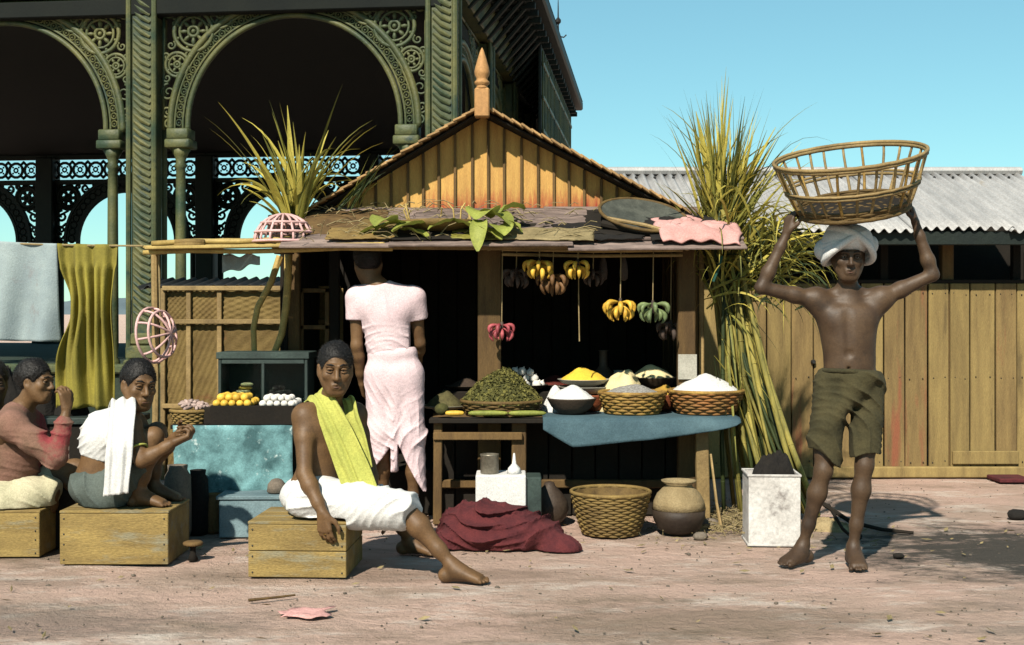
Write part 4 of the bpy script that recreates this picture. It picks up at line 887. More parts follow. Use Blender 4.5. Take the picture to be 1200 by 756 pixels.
heap('powder_heap', 'bright yellow turmeric powder cone on the enamel dishes', (c.x, 7.70, TZ + .182), .150, .080, M['turmeric'], 5, pw=1.5)
heap('meal_heap', 'cream meal heap between the yellow cone and the red bowl', (X(730, 7.68), 7.64, TZ - .01), .165, .25, M['cream_flour'], 15, pw=2.6)
bowl('clay_bowl', 'wide red clay bowl with golden grain at the back of the counter', (X(778, 7.66), 7.66, TZ), .075, .118, .10, M['clay'])
heap('grain_heap', 'golden grain heap in the wide red clay bowl', (X(778, 7.66), 7.66, TZ + .09), .112, .065, M['ochre_grain'], 6, pw=1.3)
bowl('tray', 'dark flat tray of cream meal against the right post', (X(764, 7.86), 7.87, RZ + .0005), .09, .150, .085, M['clay_dark'], 'tray')
heap('meal_heap', 'pale cream meal heap on the dark tray against the right post', (X(764, 7.86), 7.87, RZ + .078), .145, .085, M['cream_flour'], 7, pw=1.5)
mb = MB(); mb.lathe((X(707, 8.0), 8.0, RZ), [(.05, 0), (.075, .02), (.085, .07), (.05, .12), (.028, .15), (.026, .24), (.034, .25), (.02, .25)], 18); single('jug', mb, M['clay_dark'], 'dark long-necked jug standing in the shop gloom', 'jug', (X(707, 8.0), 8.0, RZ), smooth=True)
mb = MB(); mb.lathe((X(726, 8.02), 8.02, RZ), [(.04, 0), (.06, .03), (.06, .08), (.035, .11), (.04, .12), (.03, .12)], 16); single('jar', mb, M['enamel'], 'small squat jar beside the dark long-necked jug', 'jar', (X(726, 8.02), 8.02, RZ), smooth=True)
# green herb heap
c = V(X(588, 7.5), 7.47, TZ)
basket('herb_basket', 'dark shallow basket under the big green herb heap', c - V(0, 0, .0125), .20, .245, .085, M['wicker_dark'])
heap('herb_heap', 'big dark green heap of dried leaves beside the centre post', c + V(0, 0, .06), .252, .205, M['herb'], 3, pw=1.5, flakes=M['herb_flake'], fn=2600)
# white onions behind the heap
bowl('tray', 'flat dark tray of white onions behind the herb heap', (X(612, 7.83), 7.83, RZ), .11, .16, .04, M['clay_dark'], 'tray')
mb = MB(); mb.lathe((0, 0, 0), [(.004, -.024), (.018, -.02), (.027, -.004), (.025, .012), (.013, .021), (.005, .026), (.003, .034)], 12); src = None; oc = V(X(612, 7.83), 7.83, RZ + .012)
pos = [(-.12, 0, .03), (-.06, .05, .03), (0, .06, .03), (.06, .04, .03), (.12, 0, .03), (-.05, -.05, .03), (.02, -.06, .03), (.09, -.05, .03), (-.10, -.05, .03), (-.03, 0, .068), (.03, .01, .072), (.075, -.01, .066), (-.075, -.01, .068), (0, .0, .112), (-.045, .02, .11), (.05, -.02, .105)]
for k, q in enumerate(pos):
    if src is None: src = single('onion', mb, M['sweet'], 'round white onion piled on the dark tray behind the herb heap', 'onion', (0, 0, 0), 'white onions on the tray', True); src.location = oc + V(*q); o = src
    else: o = place(src, oc + V(*q), (rr(-.6, .6), rr(-.6, .6), rr(0, 6)), rr(.88, 1.12))
# left end of the counter
bowl('dish', 'white dish under the small dull green heap at the counter end', (X(522, 7.7), 7.66, TZ), .09, .145, .03, M['enamel'], 'dish')
heap('lentil_heap', 'small dull green lentil heap on the white dish', (X(522, 7.7), 7.66, TZ + .026), .125, .10, mat('dull_lentil', (.13, .115, .045), (.07, .06, .025), 40, .9, .5, 90), 21)
bowl('tray', 'dark tray of brown seed next to the small green heap', (X(545, 7.7), 7.88, RZ), .09, .13, .03, M['clay_dark'], 'tray')
heap('seed_heap', 'low dark brown seed heap beside the centre post', (X(545, 7.7), 7.88, RZ + .022), .11, .06, mat('brown_seed', (.11, .075, .05), (.06, .04, .03), 40, .9, .5, 90), 22)
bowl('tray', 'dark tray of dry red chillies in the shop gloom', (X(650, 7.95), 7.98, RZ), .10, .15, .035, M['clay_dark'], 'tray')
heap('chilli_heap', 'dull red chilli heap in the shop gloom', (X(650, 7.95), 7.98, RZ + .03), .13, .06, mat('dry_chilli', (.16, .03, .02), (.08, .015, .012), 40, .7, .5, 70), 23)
# cucumbers along the front edge
for k, (px, py, L_, a, lab) in enumerate(((533, 488, .11, .05, 'short fat yellow cucumber on the counter edge'), (572, 488.5, .23, -.03, 'long green cucumber on the counter edge below the herb heap'), (618, 489.5, .22, .02, 'long olive cucumber on the counter edge by the tarpaulin'))):
    c = V(X(px, 7.24), 7.228, TZ + .016); d = V(math.cos(a), math.sin(a) * .3, 0) * L_ / 2; mb = MB(); mb.tube([c - d, c - d * .85, c - d * .4, c + d * .3 + V(0, .006, 0), c + d * .85, c + d], [.005, .013, .016, .016, .012, .004], 10); single('cucumber', mb, M['leaf_green'] if k else M['fruit'], lab, 'cucumber', c, smooth=True)
mb = MB(); mb.ball((X(518, 7.3), 7.27, TZ + .036), (.042, .042, .036), 14, 9); single('gourd', mb, M['herb'], 'small round dark green gourd at the counter corner', 'gourd', (X(518, 7.3), 7.27, TZ), smooth=True)

# ================================================================ hanging bananas
def banana_mesh():
    mb = MB(); pts = [];
    for i in range(8):
        t = i / 7; a = -.25 + 1.45 * t; pts.append(V(.062 * math.sin(a) + .012, 0, -.075 * (1 - math.cos(a * .2)) - t * .088))
    pts = [V(.055 * math.sin(math.pi * (i / 7) * .85), 0, -.10 * i / 7) for i in range(8)]
    mb.tube(pts, [.004, .008, .013, .0155, .016, .0145, .010, .003], 7)
    me = bpy.data.meshes.new('banana'); me.from_pydata(mb.v, [], mb.f); me.polygons.foreach_set('use_smooth', [True] * len(me.polygons)); return me
BM = {}
def bunch(label, px, py, D, size, m, n=15, top=1.665, string=True):
    c = p3(px, py, D); t = thing('banana_bunch', label, 'bananas', c)
    if m not in BM: BM[m] = banana_mesh(); BM[m].materials.append(M[m])
    s_ = size / .15 * .86
    mb = MB(); mb.tube([c + V(0, 0, .078 * s_), c + V(0, 0, .03 * s_), c + V(0, 0, -.005)], [.008, .014 * s_, .016 * s_], 7); obj('stem', mb, M['banana_dim'], t, True)
    for k in range(n):
        up = k % 2; a = 2 * math.pi * k / n + rr(-.1, .1); e = rr(.75, 1.0) if up else rr(.30, .5)
        o = bpy.data.objects.new('banana', BM[m]); COL.objects.link(o); o.parent = t; o.location = V(.014 * math.cos(a), .014 * math.sin(a), .052 if up else .028) * s_
        o.rotation_euler = (Matrix.Rotation(a, 3, 'Z') @ Matrix.Rotation(-e + .25, 3, 'Y')).to_euler(); o.scale = (s_ * rr(.9, 1.1),) * 3
    if string:
        mb = MB(); mb.tube([c + V(0, 0, .07 * s_), V(c.x + .004, c.y, top)], .0035, 5); obj('string', mb, M['string'], t)
for a in (('bright yellow banana bunch hung first from the centre post', 632, 316, 7.23, .155, 'banana', 15), ('yellow banana bunch with red streaks hung over the enamel dishes', 677, 316, 7.22, .14, 'banana', 13), ('low yellow banana bunch on a long string', 727, 364, 7.24, .165, 'banana', 15),
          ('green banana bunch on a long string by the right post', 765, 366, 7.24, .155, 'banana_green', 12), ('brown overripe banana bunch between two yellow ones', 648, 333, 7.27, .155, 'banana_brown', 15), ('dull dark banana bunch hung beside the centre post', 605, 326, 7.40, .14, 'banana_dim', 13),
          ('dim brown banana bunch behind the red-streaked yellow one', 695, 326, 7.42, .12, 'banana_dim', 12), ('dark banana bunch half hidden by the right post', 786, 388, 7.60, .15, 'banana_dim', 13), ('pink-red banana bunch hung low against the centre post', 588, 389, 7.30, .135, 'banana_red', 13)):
    bunch(*a)
mb = MB(); mb.tube([p3(678, 345, 7.35), p3(679, 400, 7.35)], .004, 5); mb.tube([p3(678, 290, 7.35), p3(678, 345, 7.35)], .003, 5); single('cord', mb, M['string'], 'bare string hanging from the shop beam', 'cord', p3(678, 290, 7.35))
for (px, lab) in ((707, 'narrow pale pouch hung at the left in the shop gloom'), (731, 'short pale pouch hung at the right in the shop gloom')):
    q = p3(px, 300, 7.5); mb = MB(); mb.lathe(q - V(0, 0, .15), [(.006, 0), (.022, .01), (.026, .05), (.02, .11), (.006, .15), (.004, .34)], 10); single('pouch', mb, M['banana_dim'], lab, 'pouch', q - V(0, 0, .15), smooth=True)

# ================================================================ sweets on the left counter
t = basket('sweet_basket', 'shallow olive basket of pink biscuit sticks on the left counter', (X(226, 7.2), 7.2, .6005), .10, .125, .075, M['wicker_olive'], group=None)
src = None
for k in range(34):
    q = math.sqrt(rr(0, 1)); a = rr(0, 6.28); z = .6005 + .085 + .045 * (1 - q) + rr(0, .008); loc = V(X(226, 7.2) + .10 * q * math.cos(a), 7.2 + .10 * q * math.sin(a), z)
    if src is None:
        mb = MB(); mb.tube([V(-.03, 0, 0), V(-.02, 0, .003), V(.02, 0, .003), V(.03, 0, 0)], [.006, .010, .010, .006], 7); src = single('biscuit', mb, M['biscuit'], 'pale pink biscuit stick in the shallow olive basket', 'biscuit', (0, 0, 0), 'biscuit sticks in the olive basket', True); src.location = loc
    else: place(src, loc, (rr(-.3, .3), rr(-.3, .3), rr(0, 6.28)), rr(.85, 1.2))
def pile(name, label, cat, group, m, x0, x1, y0, y1, zb, n, r, shape=(1, 1, .92)):
    src = None; k = 0; layer = 0; xs = x0; st = r * 1.9; rows = []
    while k < n:
        ins = layer * r * .95; cx = x0 + ins; made = 0
        yy = y0 + ins * .6
        while yy <= y1 - ins * .6:
            xx = x0 + ins + rr(0, r * .4)
            while xx <= x1 - ins and k < n:
                loc = V(xx + rr(-.1, .1) * r, yy + rr(-.1, .1) * r, zb + r * .92 + layer * r * 1.42); made += 1
                if src is None:
                    mb = MB(); mb.ball((0, 0, 0), (r * shape[0], r * shape[1], r * shape[2]), 11, 8); src = single(name, mb, m, label, cat, (0, 0, 0), group, True); src.location = loc
                else: place(src, loc, (rr(-.4, .4), rr(-.4, .4), rr(0, 6)), rr(.9, 1.1))
                k += 1; xx += st
            yy += st
        layer += 1
        if not made: break
pile('fruit', 'small yellow fruit piled on the left counter', 'fruit', 'yellow fruit on the left counter', M['fruit'], X(256, 7.2), X(300, 7.2), 7.13, 7.36, .6985, 48, .0235)
pile('sweet_ball', 'round white sweet piled beside the yellow fruit', 'sweet', 'white sweets on the left counter', M['sweet'], X(311, 7.2), X(352, 7.2), 7.13, 7.36, .6985, 44, .0215)
mb = MB(); mb.box((X(299, 7.2), 7.25, .6495), (X(356, 7.2) - X(245, 7.2), .295, .098), None, .004); single('tray_box', mb, M['wood_dark'], 'dark shallow box carrying fruit and sweets on the left counter', 'box', (X(299, 7.2), 7.25, .60))
for k in range(5):
    q = V(X(284, 7.5) + .012 * k - .02, 7.50 + .012 * (k % 2), .7195 + .022 * k); mb = MB(); mb.ball(q, (.055 - .004 * k, .04, .0125), 14, 6, rotz(.2 * k)); single('bun', mb, M['cream_flour'] if k % 2 == 0 else M['ochre_grain'], 'flat pale bun stacked inside the glass showcase', 'bun', q, 'buns in the showcase', True)
for k in range(16):
    q = V(X(326, 7.5) + rr(-.06, .06), 7.50 + rr(-.05, .06), .728 + .03 * (k // 7)); mb = MB(); mb.ball(q, (.024, .024, .017), 9, 6); single('dark_cake', mb, mat('dark_sweet', (.08, .06, .055), (.05, .04, .035), 20, .7, .3), 'small dark cake heaped inside the glass showcase', 'cake', q, 'dark cakes in the showcase', True)

# ================================================================ crates, tins and pots on the ground
def crate(label, x0, x1, D, dep, h, ang=0, boards=2, m='crate'):
    w_ = x1 - x0; c = V((x0 + x1) / 2, D + dep / 2, 0); t = thing('crate', label, 'crate', c, None); A = rotz(ang)
    for s_ in (-1, 1):
        for k in range(boards):
            z0 = h * k / boards; hh = h / boards - .003
            mb = MB(); mb.box(c + A @ V(0, s_ * (dep / 2 - .008), z0 + hh / 2 + .002), (w_, .016, hh), A, .003); obj('board', mb, M[m], t)
            mb = MB(); mb.box(c + A @ V(s_ * (w_ / 2 - .008), 0, z0 + hh / 2 + .002), (.0155, dep - .034, hh), A, .003); obj('end_board', mb, M[m], t)
    n = 3
    for k in range(n):
        d = dep / n; mb = MB(); mb.box(c + A @ V(0, -dep / 2 + d * (k + .5), h + .007), (w_ + .006, d - .004, .014), A, .003); obj('lid_board', mb, M[m], t)
    nl = MB()
    for sx in (-1, 1):
        for zz in (.1, .4, .6, .9): nl.ball(c + A @ V(sx * (w_ / 2 - .02), -dep / 2 - .001, h * zz), .0045, 6, 4)
    obj('nail_heads', nl, M['metal_dark'], t)
    return t
crate('yellow packing case under the man with the green shawl', X(293, 5.8), X(409, 5.8), 5.8, .44, .25, R(-3))
crate('wide yellow packing case under the man with the white cloth', X(70, 6.1), X(197, 6.1), 6.1, .40, .253, R(0), 1)
crate('yellow packing case under the figure in the rose shirt', X(-70, 6.28), X(45, 6.28), 6.28, .38, .225, R(1), 1)
# pale blue box beneath the left counter
c = V(X(300, 6.80), 6.95, 0)
t = thing('blue_box', 'pale blue painted box in front of the left counter', 'box', c)
mb = MB(); mb.box(c + V(0, 0, .105), (X(346, 6.8) - X(255, 6.8), .24, .21), rotz(.03), .006); obj('body', mb, M['blue_box'], t)
mb = MB(); mb.box(c + V(0, 0, .221), (X(346, 6.8) - X(253, 6.8) + .02, .26, .022), rotz(.03), .004); obj('lid', mb, M['blue_box'], t)
mb = MB(); mb.lathe((X(325, 6.95), 6.93, .2325), [(.04, 0), (.055, .01), (.05, .05), (.03, .075), (.012, .082)], 16); single('lidded_pot', mb, M['stonebit'], 'small grey lidded pot on the pale blue box', 'pot', (X(325, 6.95), 6.93, .2325), smooth=True)
for k, (px, D_, r_, h, lab, m) in enumerate(((208, 6.85, .075, .40, 'tall dull grey churn beneath the left counter', 'stonebit'), (232, 6.95, .06, .36, 'dark upright log drum beside the grey churn', 'coal'), (250, 7.0, .06, .22, 'low brown keg against the pale blue box', 'wood'))):
    c = V(X(px, D_), D_, 0); mb = MB(); mb.lathe(c, [(r_ * .9, 0), (r_ * 1.0, h * .1), (r_ * 1.02, h * .5), (r_ * .94, h * .85), (r_ * .7, h * .93), (r_ * .75, h), (r_ * .6, h), (r_ * .55, h * .9)], 20, jit=.05)
    single('drum', mb, M[m], lab, 'drum', c, smooth=True)
c = V(X(225, 6.2), 6.22, 0); t = thing('small_stool', 'tiny dark stool on the ground between the packing cases', 'stool', c)
mb = MB(); mb.lathe(c, [(.045, .075), (.05, .08), (.05, .09), (.04, .095)], 16); obj('seat', mb, M['wood'], t, True)
mb = MB(); mb.lathe(c, [(.028, 0), (.016, .03), (.014, .06), (.025, .076)], 12); obj('leg', mb, M['wood_dark'], t, True)
mb = MB(); mb.box((X(92, 6.6), 6.62, .16), (.30, .2, .32), None, .01); single('low_block', mb, M['wood_dark'], 'dark wooden block in the gap between the seated figures', 'block', (X(92, 6.6), 6.62, 0))

# white box with tin can and funnel under the counter
c = V(X(587, 7.0), 7.05, 0); wd = X(617, 6.93) - X(558, 6.93)
t = thing('white_box', 'white painted box under the counter by the maroon blanket', 'box', c)
mb = MB(); mb.box(c + V(0, 0, .165), (wd, .24, .33), None, .005); obj('body', mb, M['white_tin'] if 0 else M['white'], t)
mb = MB(); mb.box(c + V(wd / 2 + .045, .02, .16), (.085, .22, .31), None, .004); single('dark_box', mb, M['case'], 'dark narrow box touching the white painted box', 'box', c + V(wd / 2 + .045, 0, 0))
q = c + V(-.065, -.02, .3305); mb = MB(); mb.lathe(q, [(.05, 0), (.052, .004), (.052, .1), (.054, .103), (.054, .11), (.047, .11), (.046, .01), (.002, .008)], 20); single('tin_can', mb, M['tin'], 'open dull tin can on the white box', 'can', q, smooth=True)
q = c + V(.075, -.02, .3305); mb = MB(); mb.lathe(q, [(.042, 0), (.034, .03), (.012, .055), (.006, .11), (.003, .115)], 16); single('funnel', mb, M['white'], 'small white funnel upturned on the white box', 'funnel', q, smooth=True)
# pots and basket
def pot(name, label, c, prof, m, m2=None, zsplit=None, smooth=True):
    t = thing(name, label, 'pot', c); lo = [q for q in prof if zsplit is None or q[1] <= zsplit + 1e-6]; mb = MB(); mb.lathe(c, lo, 28, jit=.02); obj('body', mb, m, t, True)
    if m2: mb = MB(); mb.lathe(c, [(q[0] + .0015, q[1]) for q in prof if q[1] >= zsplit - 1e-6], 28, jit=.02); obj('shoulder', mb, m2, t, True)
    return t
c = V(X(796, 6.95), 6.97, 0); 
pot('clay_pot', 'round clay pot with sand-coloured shoulder under the counter leg', c, [(.07, 0), (.12, .03), (.147, .09), (.15, .14), (.142, .18), (.12, .225), (.09, .255), (.075, .265), (.07, .275), (.095, .292), (.098, .30), (.085, .30), (.06, .275), (.05, .24)], M['clay_dark'], M['clay_sand'], .14)
c = V(X(644, 7.25), 7.28, 0); pot('clay_pot', 'dark narrow-topped clay pot under the counter', c, [(.06, 0), (.10, .04), (.115, .09), (.105, .14), (.07, .19), (.035, .225), (.028, .245), (.012, .25)], M['clay_dark'])
basket('floor_basket', 'wide olive woven basket on the ground under the counter', (X(716, 6.95), 6.98, 0), .15, .222, .235, M['wicker_olive'], rings=17, nst=16, rim=M['wicker_olive'])
# whitewashed tin with charred rags
c = V(X(909, 6.6), 6.72, 0); t = thing('kerosene_tin', 'square whitewashed tin with flaking sides by the cane bundle', 'tin', c); wd = X(940, 6.6) - X(880, 6.6)
mb = MB(); A = rotz(-.06)
for (cx, cy, sx, sy) in ((0, -.125, wd, .006), (0, .125, wd, .006), (-wd / 2 + .003, 0, .0055, .243), (wd / 2 - .003, 0, .0055, .243)):
    mb.box(c + A @ V(cx, cy, .19), (sx, sy, .375), A, .001)
mb.box(c + V(0, 0, .31), (wd - .012, .236, .01), A, .001); obj('body', mb, M['white_tin'], t)
for zz in (.375, .004):
    mb = MB()
    for (cx, cy, sx, sy) in ((0, -.128, wd + .012, .012), (0, .128, wd + .012, .012), (-wd / 2, 0, .012, .244), (wd / 2, 0, .012, .244)): mb.box(c + A @ V(cx, cy, zz), (sx, sy, .012), A, .002)
    obj('rim', mb, M['white_tin'], t)
pile_cloth('rags', 'black charred rags heaped on the whitewashed tin', M['coal'], c + V(.02, .02, .316), .125, .105, .15, 3, 'rags', 9)
# ================================================================ litter: sticks, stones, straw
def stick(label, pts, rad, m='wood_dark'):
    mb = MB(); mb.tube(pts, [rad * (1 - .5 * i / len(pts)) for i in range(len(pts))], 6); single('stick', mb, M[m], label, 'stick', pts[0])
stick('long thin stick lying across the ground behind the carrier', [V(X(968, 7.2), 7.25, .12), V(X(1000, 7.0), 7.05, .05), V(X(1035, 6.95), 6.98, .02), V(X(1072, 6.9), 6.92, .012)], .014)
stick('short forked stick lying behind the carrier', [V(X(975, 7.2), 7.28, .11), V(X(990, 6.9), 6.95, .03), V(X(1001, 6.75), 6.78, .008)], .012)
stick('pale stick leaning beside the counter leg', [V(X(846, 7.0), 7.0, .01), V(X(840, 7.1), 7.1, .15), V(X(833, 7.2), 7.2, .42)], .010, 'bamboo_brown')
stick('thin twig lying in the dust near the green-shawl man', [V(X(290, 5.3), 5.32, .008), V(X(320, 5.35), 5.37, .008), V(X(345, 5.4), 5.42, .008)], .007, 'wood')
pile_cloth('dust_heap', 'low heap of dust and husk beside the cane bundle', M['clay_sand'], V(X(975, 7.05), 7.1, -.006), .14, .09, .06, 6, 'heap', 9)
mb = MB()
for k in range(900):
    x, y = random.gauss(X(868, 7.1), .20), random.gauss(7.2, .20)
    if y < 6.75: continue
    d = V(rr(-1, 1), rr(-1, 1), rr(-.15, .3)).normalized() * rr(.02, .08); p = V(x, y, rr(0, .06) * math.exp(-((x - X(868, 7.1)) / .2) ** 2) + .004); mb.tube([p, p + d * .5 + V(0, 0, .008), p + d], rr(.0015, .0035), 3)
o = stuff(obj('straw_litter', mb, M['straw'])); tag(o, 'dry straw litter strewn round the foot of the cane bundle', 'straw')
mb = MB()
for k in range(1500):
    x, y = rr(-4.2, 4.6), rr(4.6, 9.2)
    s_ = rr(.002, .006) * (2.2 if random.random() < .05 else 1); mb.ball((x, y, s_ * .1 - .004), (s_ * rr(.8, 1.5), s_, s_ * .6), 6, 4, rotz(rr(0, 3)))
o = stuff(obj('gravel', mb, M['stonebit'], None, True)); tag(o, 'small stones and grit scattered over the trodden earth', 'gravel')
mb = MB()
for k in range(520):                                        # trodden leaf bits, husks and straw ends
    x, y = rr(-4.0, 4.4), 4.7 + 4.2 * rr(0, 1) ** 1.3
    if k % 2: y = rr(6.3, 7.6)
    d = V(rr(-1, 1), rr(-1, 1), rr(-.05, .12)).normalized() * rr(.01, .035); e = V(-d.y, d.x, rr(-.004, .01)) * rr(.15, .45); p = V(x, y, .006)
    mb.add([p - d, p + e + V(0, 0, .004), p + d + V(0, 0, rr(0, .01)), p - e], [(0, 1, 2, 3)])
o = stuff(obj('ground_litter', mb, M['straw'], None, False, False)); tag(o, 'dry leaf bits and husks littering the bare ground', 'litter')
for k, (px, py, s_, lab) in enumerate(((1003, 632, .03, 'small dark stone behind the carrier'), (1053, 654, .025, 'pair-sized dark stone on the dark ground'), (1192, 608, .05, 'large dark lump on the dark ground by the shed'), (832, 618, .045, 'pinkish stone at the foot of the counter leg'), (820, 632, .035, 'flat grey stone before the clay pot'))):
    D_ = F * CH / (py - HY); mb = MB(); mb.ball((X(px, D_), D_, s_ * .45), (s_ * 1.2, s_, s_ * .7), 9, 6); mb.v = [tuple(V(*q) + V(*(mnoise.noise_vector(Vector(q) * 25) * s_ * .25))) for q in mb.v]
    single('stone', mb, M['stonebit'] if k in (3, 4) else M['coal'], lab, 'stone', (X(px, D_), D_, 0), smooth=True)
mb = MB(); D_ = F * CH / (722 - HY); mb.grid(lambda u, v: V(X(330, D_) + u * .19 + .02 * math.sin(v * 9), D_ - .05 + v * .14 + .02 * math.sin(u * 7), .006 + .02 * abs(mnoise.noise((u * 3, v * 3, 2))) + .012 * u * v), 10, 8, .002)
single('paper_scrap', mb, M['rose_cloth'], 'crumpled pinkish paper scrap on the bare ground', 'paper', (X(340, D_), D_, 0), smooth=True)

# ================================================================ sugar-cane bundle leaning on the shop
def cane():
    base = V(X(880, 7.6), 7.6, 0)
    t = thing('cane_bundle', 'tall bundle of sugar-cane stalks and long leaves leaning on the shop side', 'cane bundle', base)
    neck = V(X(842, 7.6), 7.55, 1.62)
    for k in range(46):
        f = k / 45; bx = X(lerp(846, 955, f ** .5) + rr(-6, 6), 7.5); by = rr(7.32, 7.85) - .1 * f; bz = lerp(.0, .22, f) + rr(0, .05)
        if f > .55: bz = rr(.02, .2)
        a = V(bx, by, max(.005, bz * .4)); b = neck + V(rr(-.10, .09), rr(-.10, .12), rr(-.1, .25)); mid = (a + b) / 2 + V(rr(-.03, .03) - .05 * f, rr(-.02, .02), -.04 * f); rad = rr(.009, .019)
        mb = MB(); pts = [a, lerp(a, mid, .5) + V(-.01, 0, 0), mid, lerp(mid, b, .5) + V(.015, 0, 0), b]; mb.tube(pts, [rad, rad, rad * .95, rad * .85, rad * .7], 7)
        if k % 2 == 0:
            kn = mb
            for q in range(1, 8):
                s_ = q / 8 * 4; i = min(3, int(s_)); p = lerp(pts[i], pts[i + 1], s_ - i); kn.ring(p, pts[i + 1] - pts[i], rad * 1.0, .003, 8, 4)
        o = obj('stalk', mb, M['stalk'] if k % 5 else M['leaf_dark'], t, True)
    # upright fan of long leaves
    tips = [(787, 136), (792, 150), (798, 128), (806, 150), (812, 118), (818, 112), (822, 130), (828, 108), (833, 116), (840, 100), (846, 88), (850, 82), (853, 92), (858, 118), (862, 140), (868, 150), (872, 128), (880, 108), (884, 132), (893, 106), (898, 128), (903, 150), (908, 142), (914, 150), (918, 162),
            (926, 172), (935, 168), (800, 170), (810, 180), (905, 170), (895, 180), (838, 130), (845, 140), (826, 150), (856, 160), (875, 170), (888, 165), (780, 215), (775, 208), (770, 212), (940, 180), (830, 180), (850, 180), (866, 190), (910, 190), (836, 160), (820, 165), (900, 200), (843, 112), (829, 125)]
    for k, (a, b) in enumerate(tips):
        s0 = neck + V(rr(-.05, .07), rr(-.06, .06), rr(-.2, .12)); e = p3(a, b, 7.55 + rr(-.3, .35)); dr = .12 if b > 125 else .05
        if a < 783 or a > 930: dr = .4
        mb = MB(); mb.blade(s0, (e - s0).normalized() + V(0, 0, dr * .45), (e - s0).length * 1.02, rr(.016, .036), dr + rr(0, .35), 11, roll=rr(-1.4, 1.4), fold=.4); obj('leaf', mb, M['leaf_yellow'] if k % 5 in (0, 1, 3) else M['leaf_olive'], t, True, False)
    for k, (a, b, wd) in enumerate(((822, 116, .11), (832, 118, .10), (816, 130, .09), (842, 150, .08), (898, 152, .13), (908, 148, .13), (890, 165, .11), (912, 156, .10), (806, 150, .07), (884, 150, .09), (828, 140, .10), (850, 128, .08))):   # broad sheaths
        s0 = neck + V(rr(-.02, .06), rr(-.03, .03), .02); e = p3(a, b, 7.5 + rr(-.1, .15)); mb = MB(); mb.blade(s0, e - s0, (e - s0).length, wd, .06, 8, roll=rr(-.5, .5), fold=.35); obj('sheath', mb, M['leaf_yellow'], t, True, False)
    for k in range(64):
        a, b = rr(800, 905), rr(118, 215); s0 = neck + V(rr(-.06, .08), rr(-.08, .08), rr(-.15, .2)); e = p3(a, b, 7.55 + rr(-.25, .3)); mb = MB(); dr = rr(.1, .5)
        mb.blade(s0, (e - s0).normalized() + V(0, 0, dr * .4), (e - s0).length * 1.03, rr(.012, .026), dr, 8, roll=rr(-1.4, 1.4)); obj('leaf', mb, M[('leaf_yellow', 'leaf_olive', 'leaf_yellow', 'leaf_dark')[k % 4]], t, True, False)
    for k in range(90):                                     # thin wisps that frizz the top
        a, b = random.gauss(850, 38), rr(95, 230); s0 = neck + V(rr(-.08, .12), rr(-.1, .1), rr(.0, .4)); e = p3(a, b, 7.55 + rr(-.3, .35)); mb = MB() if k == 0 else mb; dr = rr(.3, 1.3)
        mb.blade(s0, (e - s0).normalized() + V(0, 0, dr * .35), max(.2, (e - s0).length), rr(.006, .014), dr, 10, roll=rr(-1.5, 1.5))
    stuff(obj('wisps', mb, M['leaf_olive'], t, True, False))
    # drooping tangle on the right
    mb = MB(); mb2 = MB(); mb3 = MB()
    for k in range(230):
        s0 = neck + V(rr(-.08, .42), rr(-.22, .15), rr(-.38, .22)); 
        if s0.x > neck.x + .15 and s0.z > neck.z + .1: s0.z -= .15
        d = V(rr(-.5, 1.1), rr(-.9, .5), rr(.1, 1.3)); L_ = rr(.25, .62); [mb, mb2, mb3][(0, 0, 1, 1, 2)[k % 5]].blade(s0, d, L_, rr(.010, .022), rr(1.6, 3.4), 9, roll=rr(-1.5, 1.5))
    for k in range(22):
        s0 = neck + V(rr(-.06, .12), rr(-.15, .0), rr(-.9, .0)); d = V(rr(-.15, .7), rr(-.5, .1), rr(-1.2, -.3)); [mb, mb2, mb3][(1, 2, 0)[k % 3]].blade(s0, d, rr(.3, .7), rr(.010, .020), .6, 7, roll=rr(-1.5, 1.5))
    for q, m in ((mb, 'leaf_yellow'), (mb2, 'leaf_olive'), (mb3, 'leaf_dark')): stuff(obj('leaf_tangle', q, M[m], t, True, False))
    for k in range(44):                                     # longer single leaves that arch out of the tangle
        s0 = neck + V(rr(-.02, .2), rr(-.2, .02), rr(-.3, .15)); d = V(rr(.2, 1.2), rr(-.6, .2), rr(.5, 1.2)); mb = MB(); mb.blade(s0, d, rr(.55, .9), rr(.014, .026), rr(2.0, 3.2), 11, roll=rr(-1, 1)); obj('leaf', mb, M['leaf_yellow'] if k % 3 else M['leaf_olive'], t, True, False)
    mb = MB(); mb.tube([p3(846, 300, 7.2), p3(842, 315, 7.2), p3(836, 330, 7.2)], .008, 6); obj('green_tie', mb, mat('green_cord', (.02, .10, .07), (.01, .06, .05), 9, .8, .1), t)
cane()
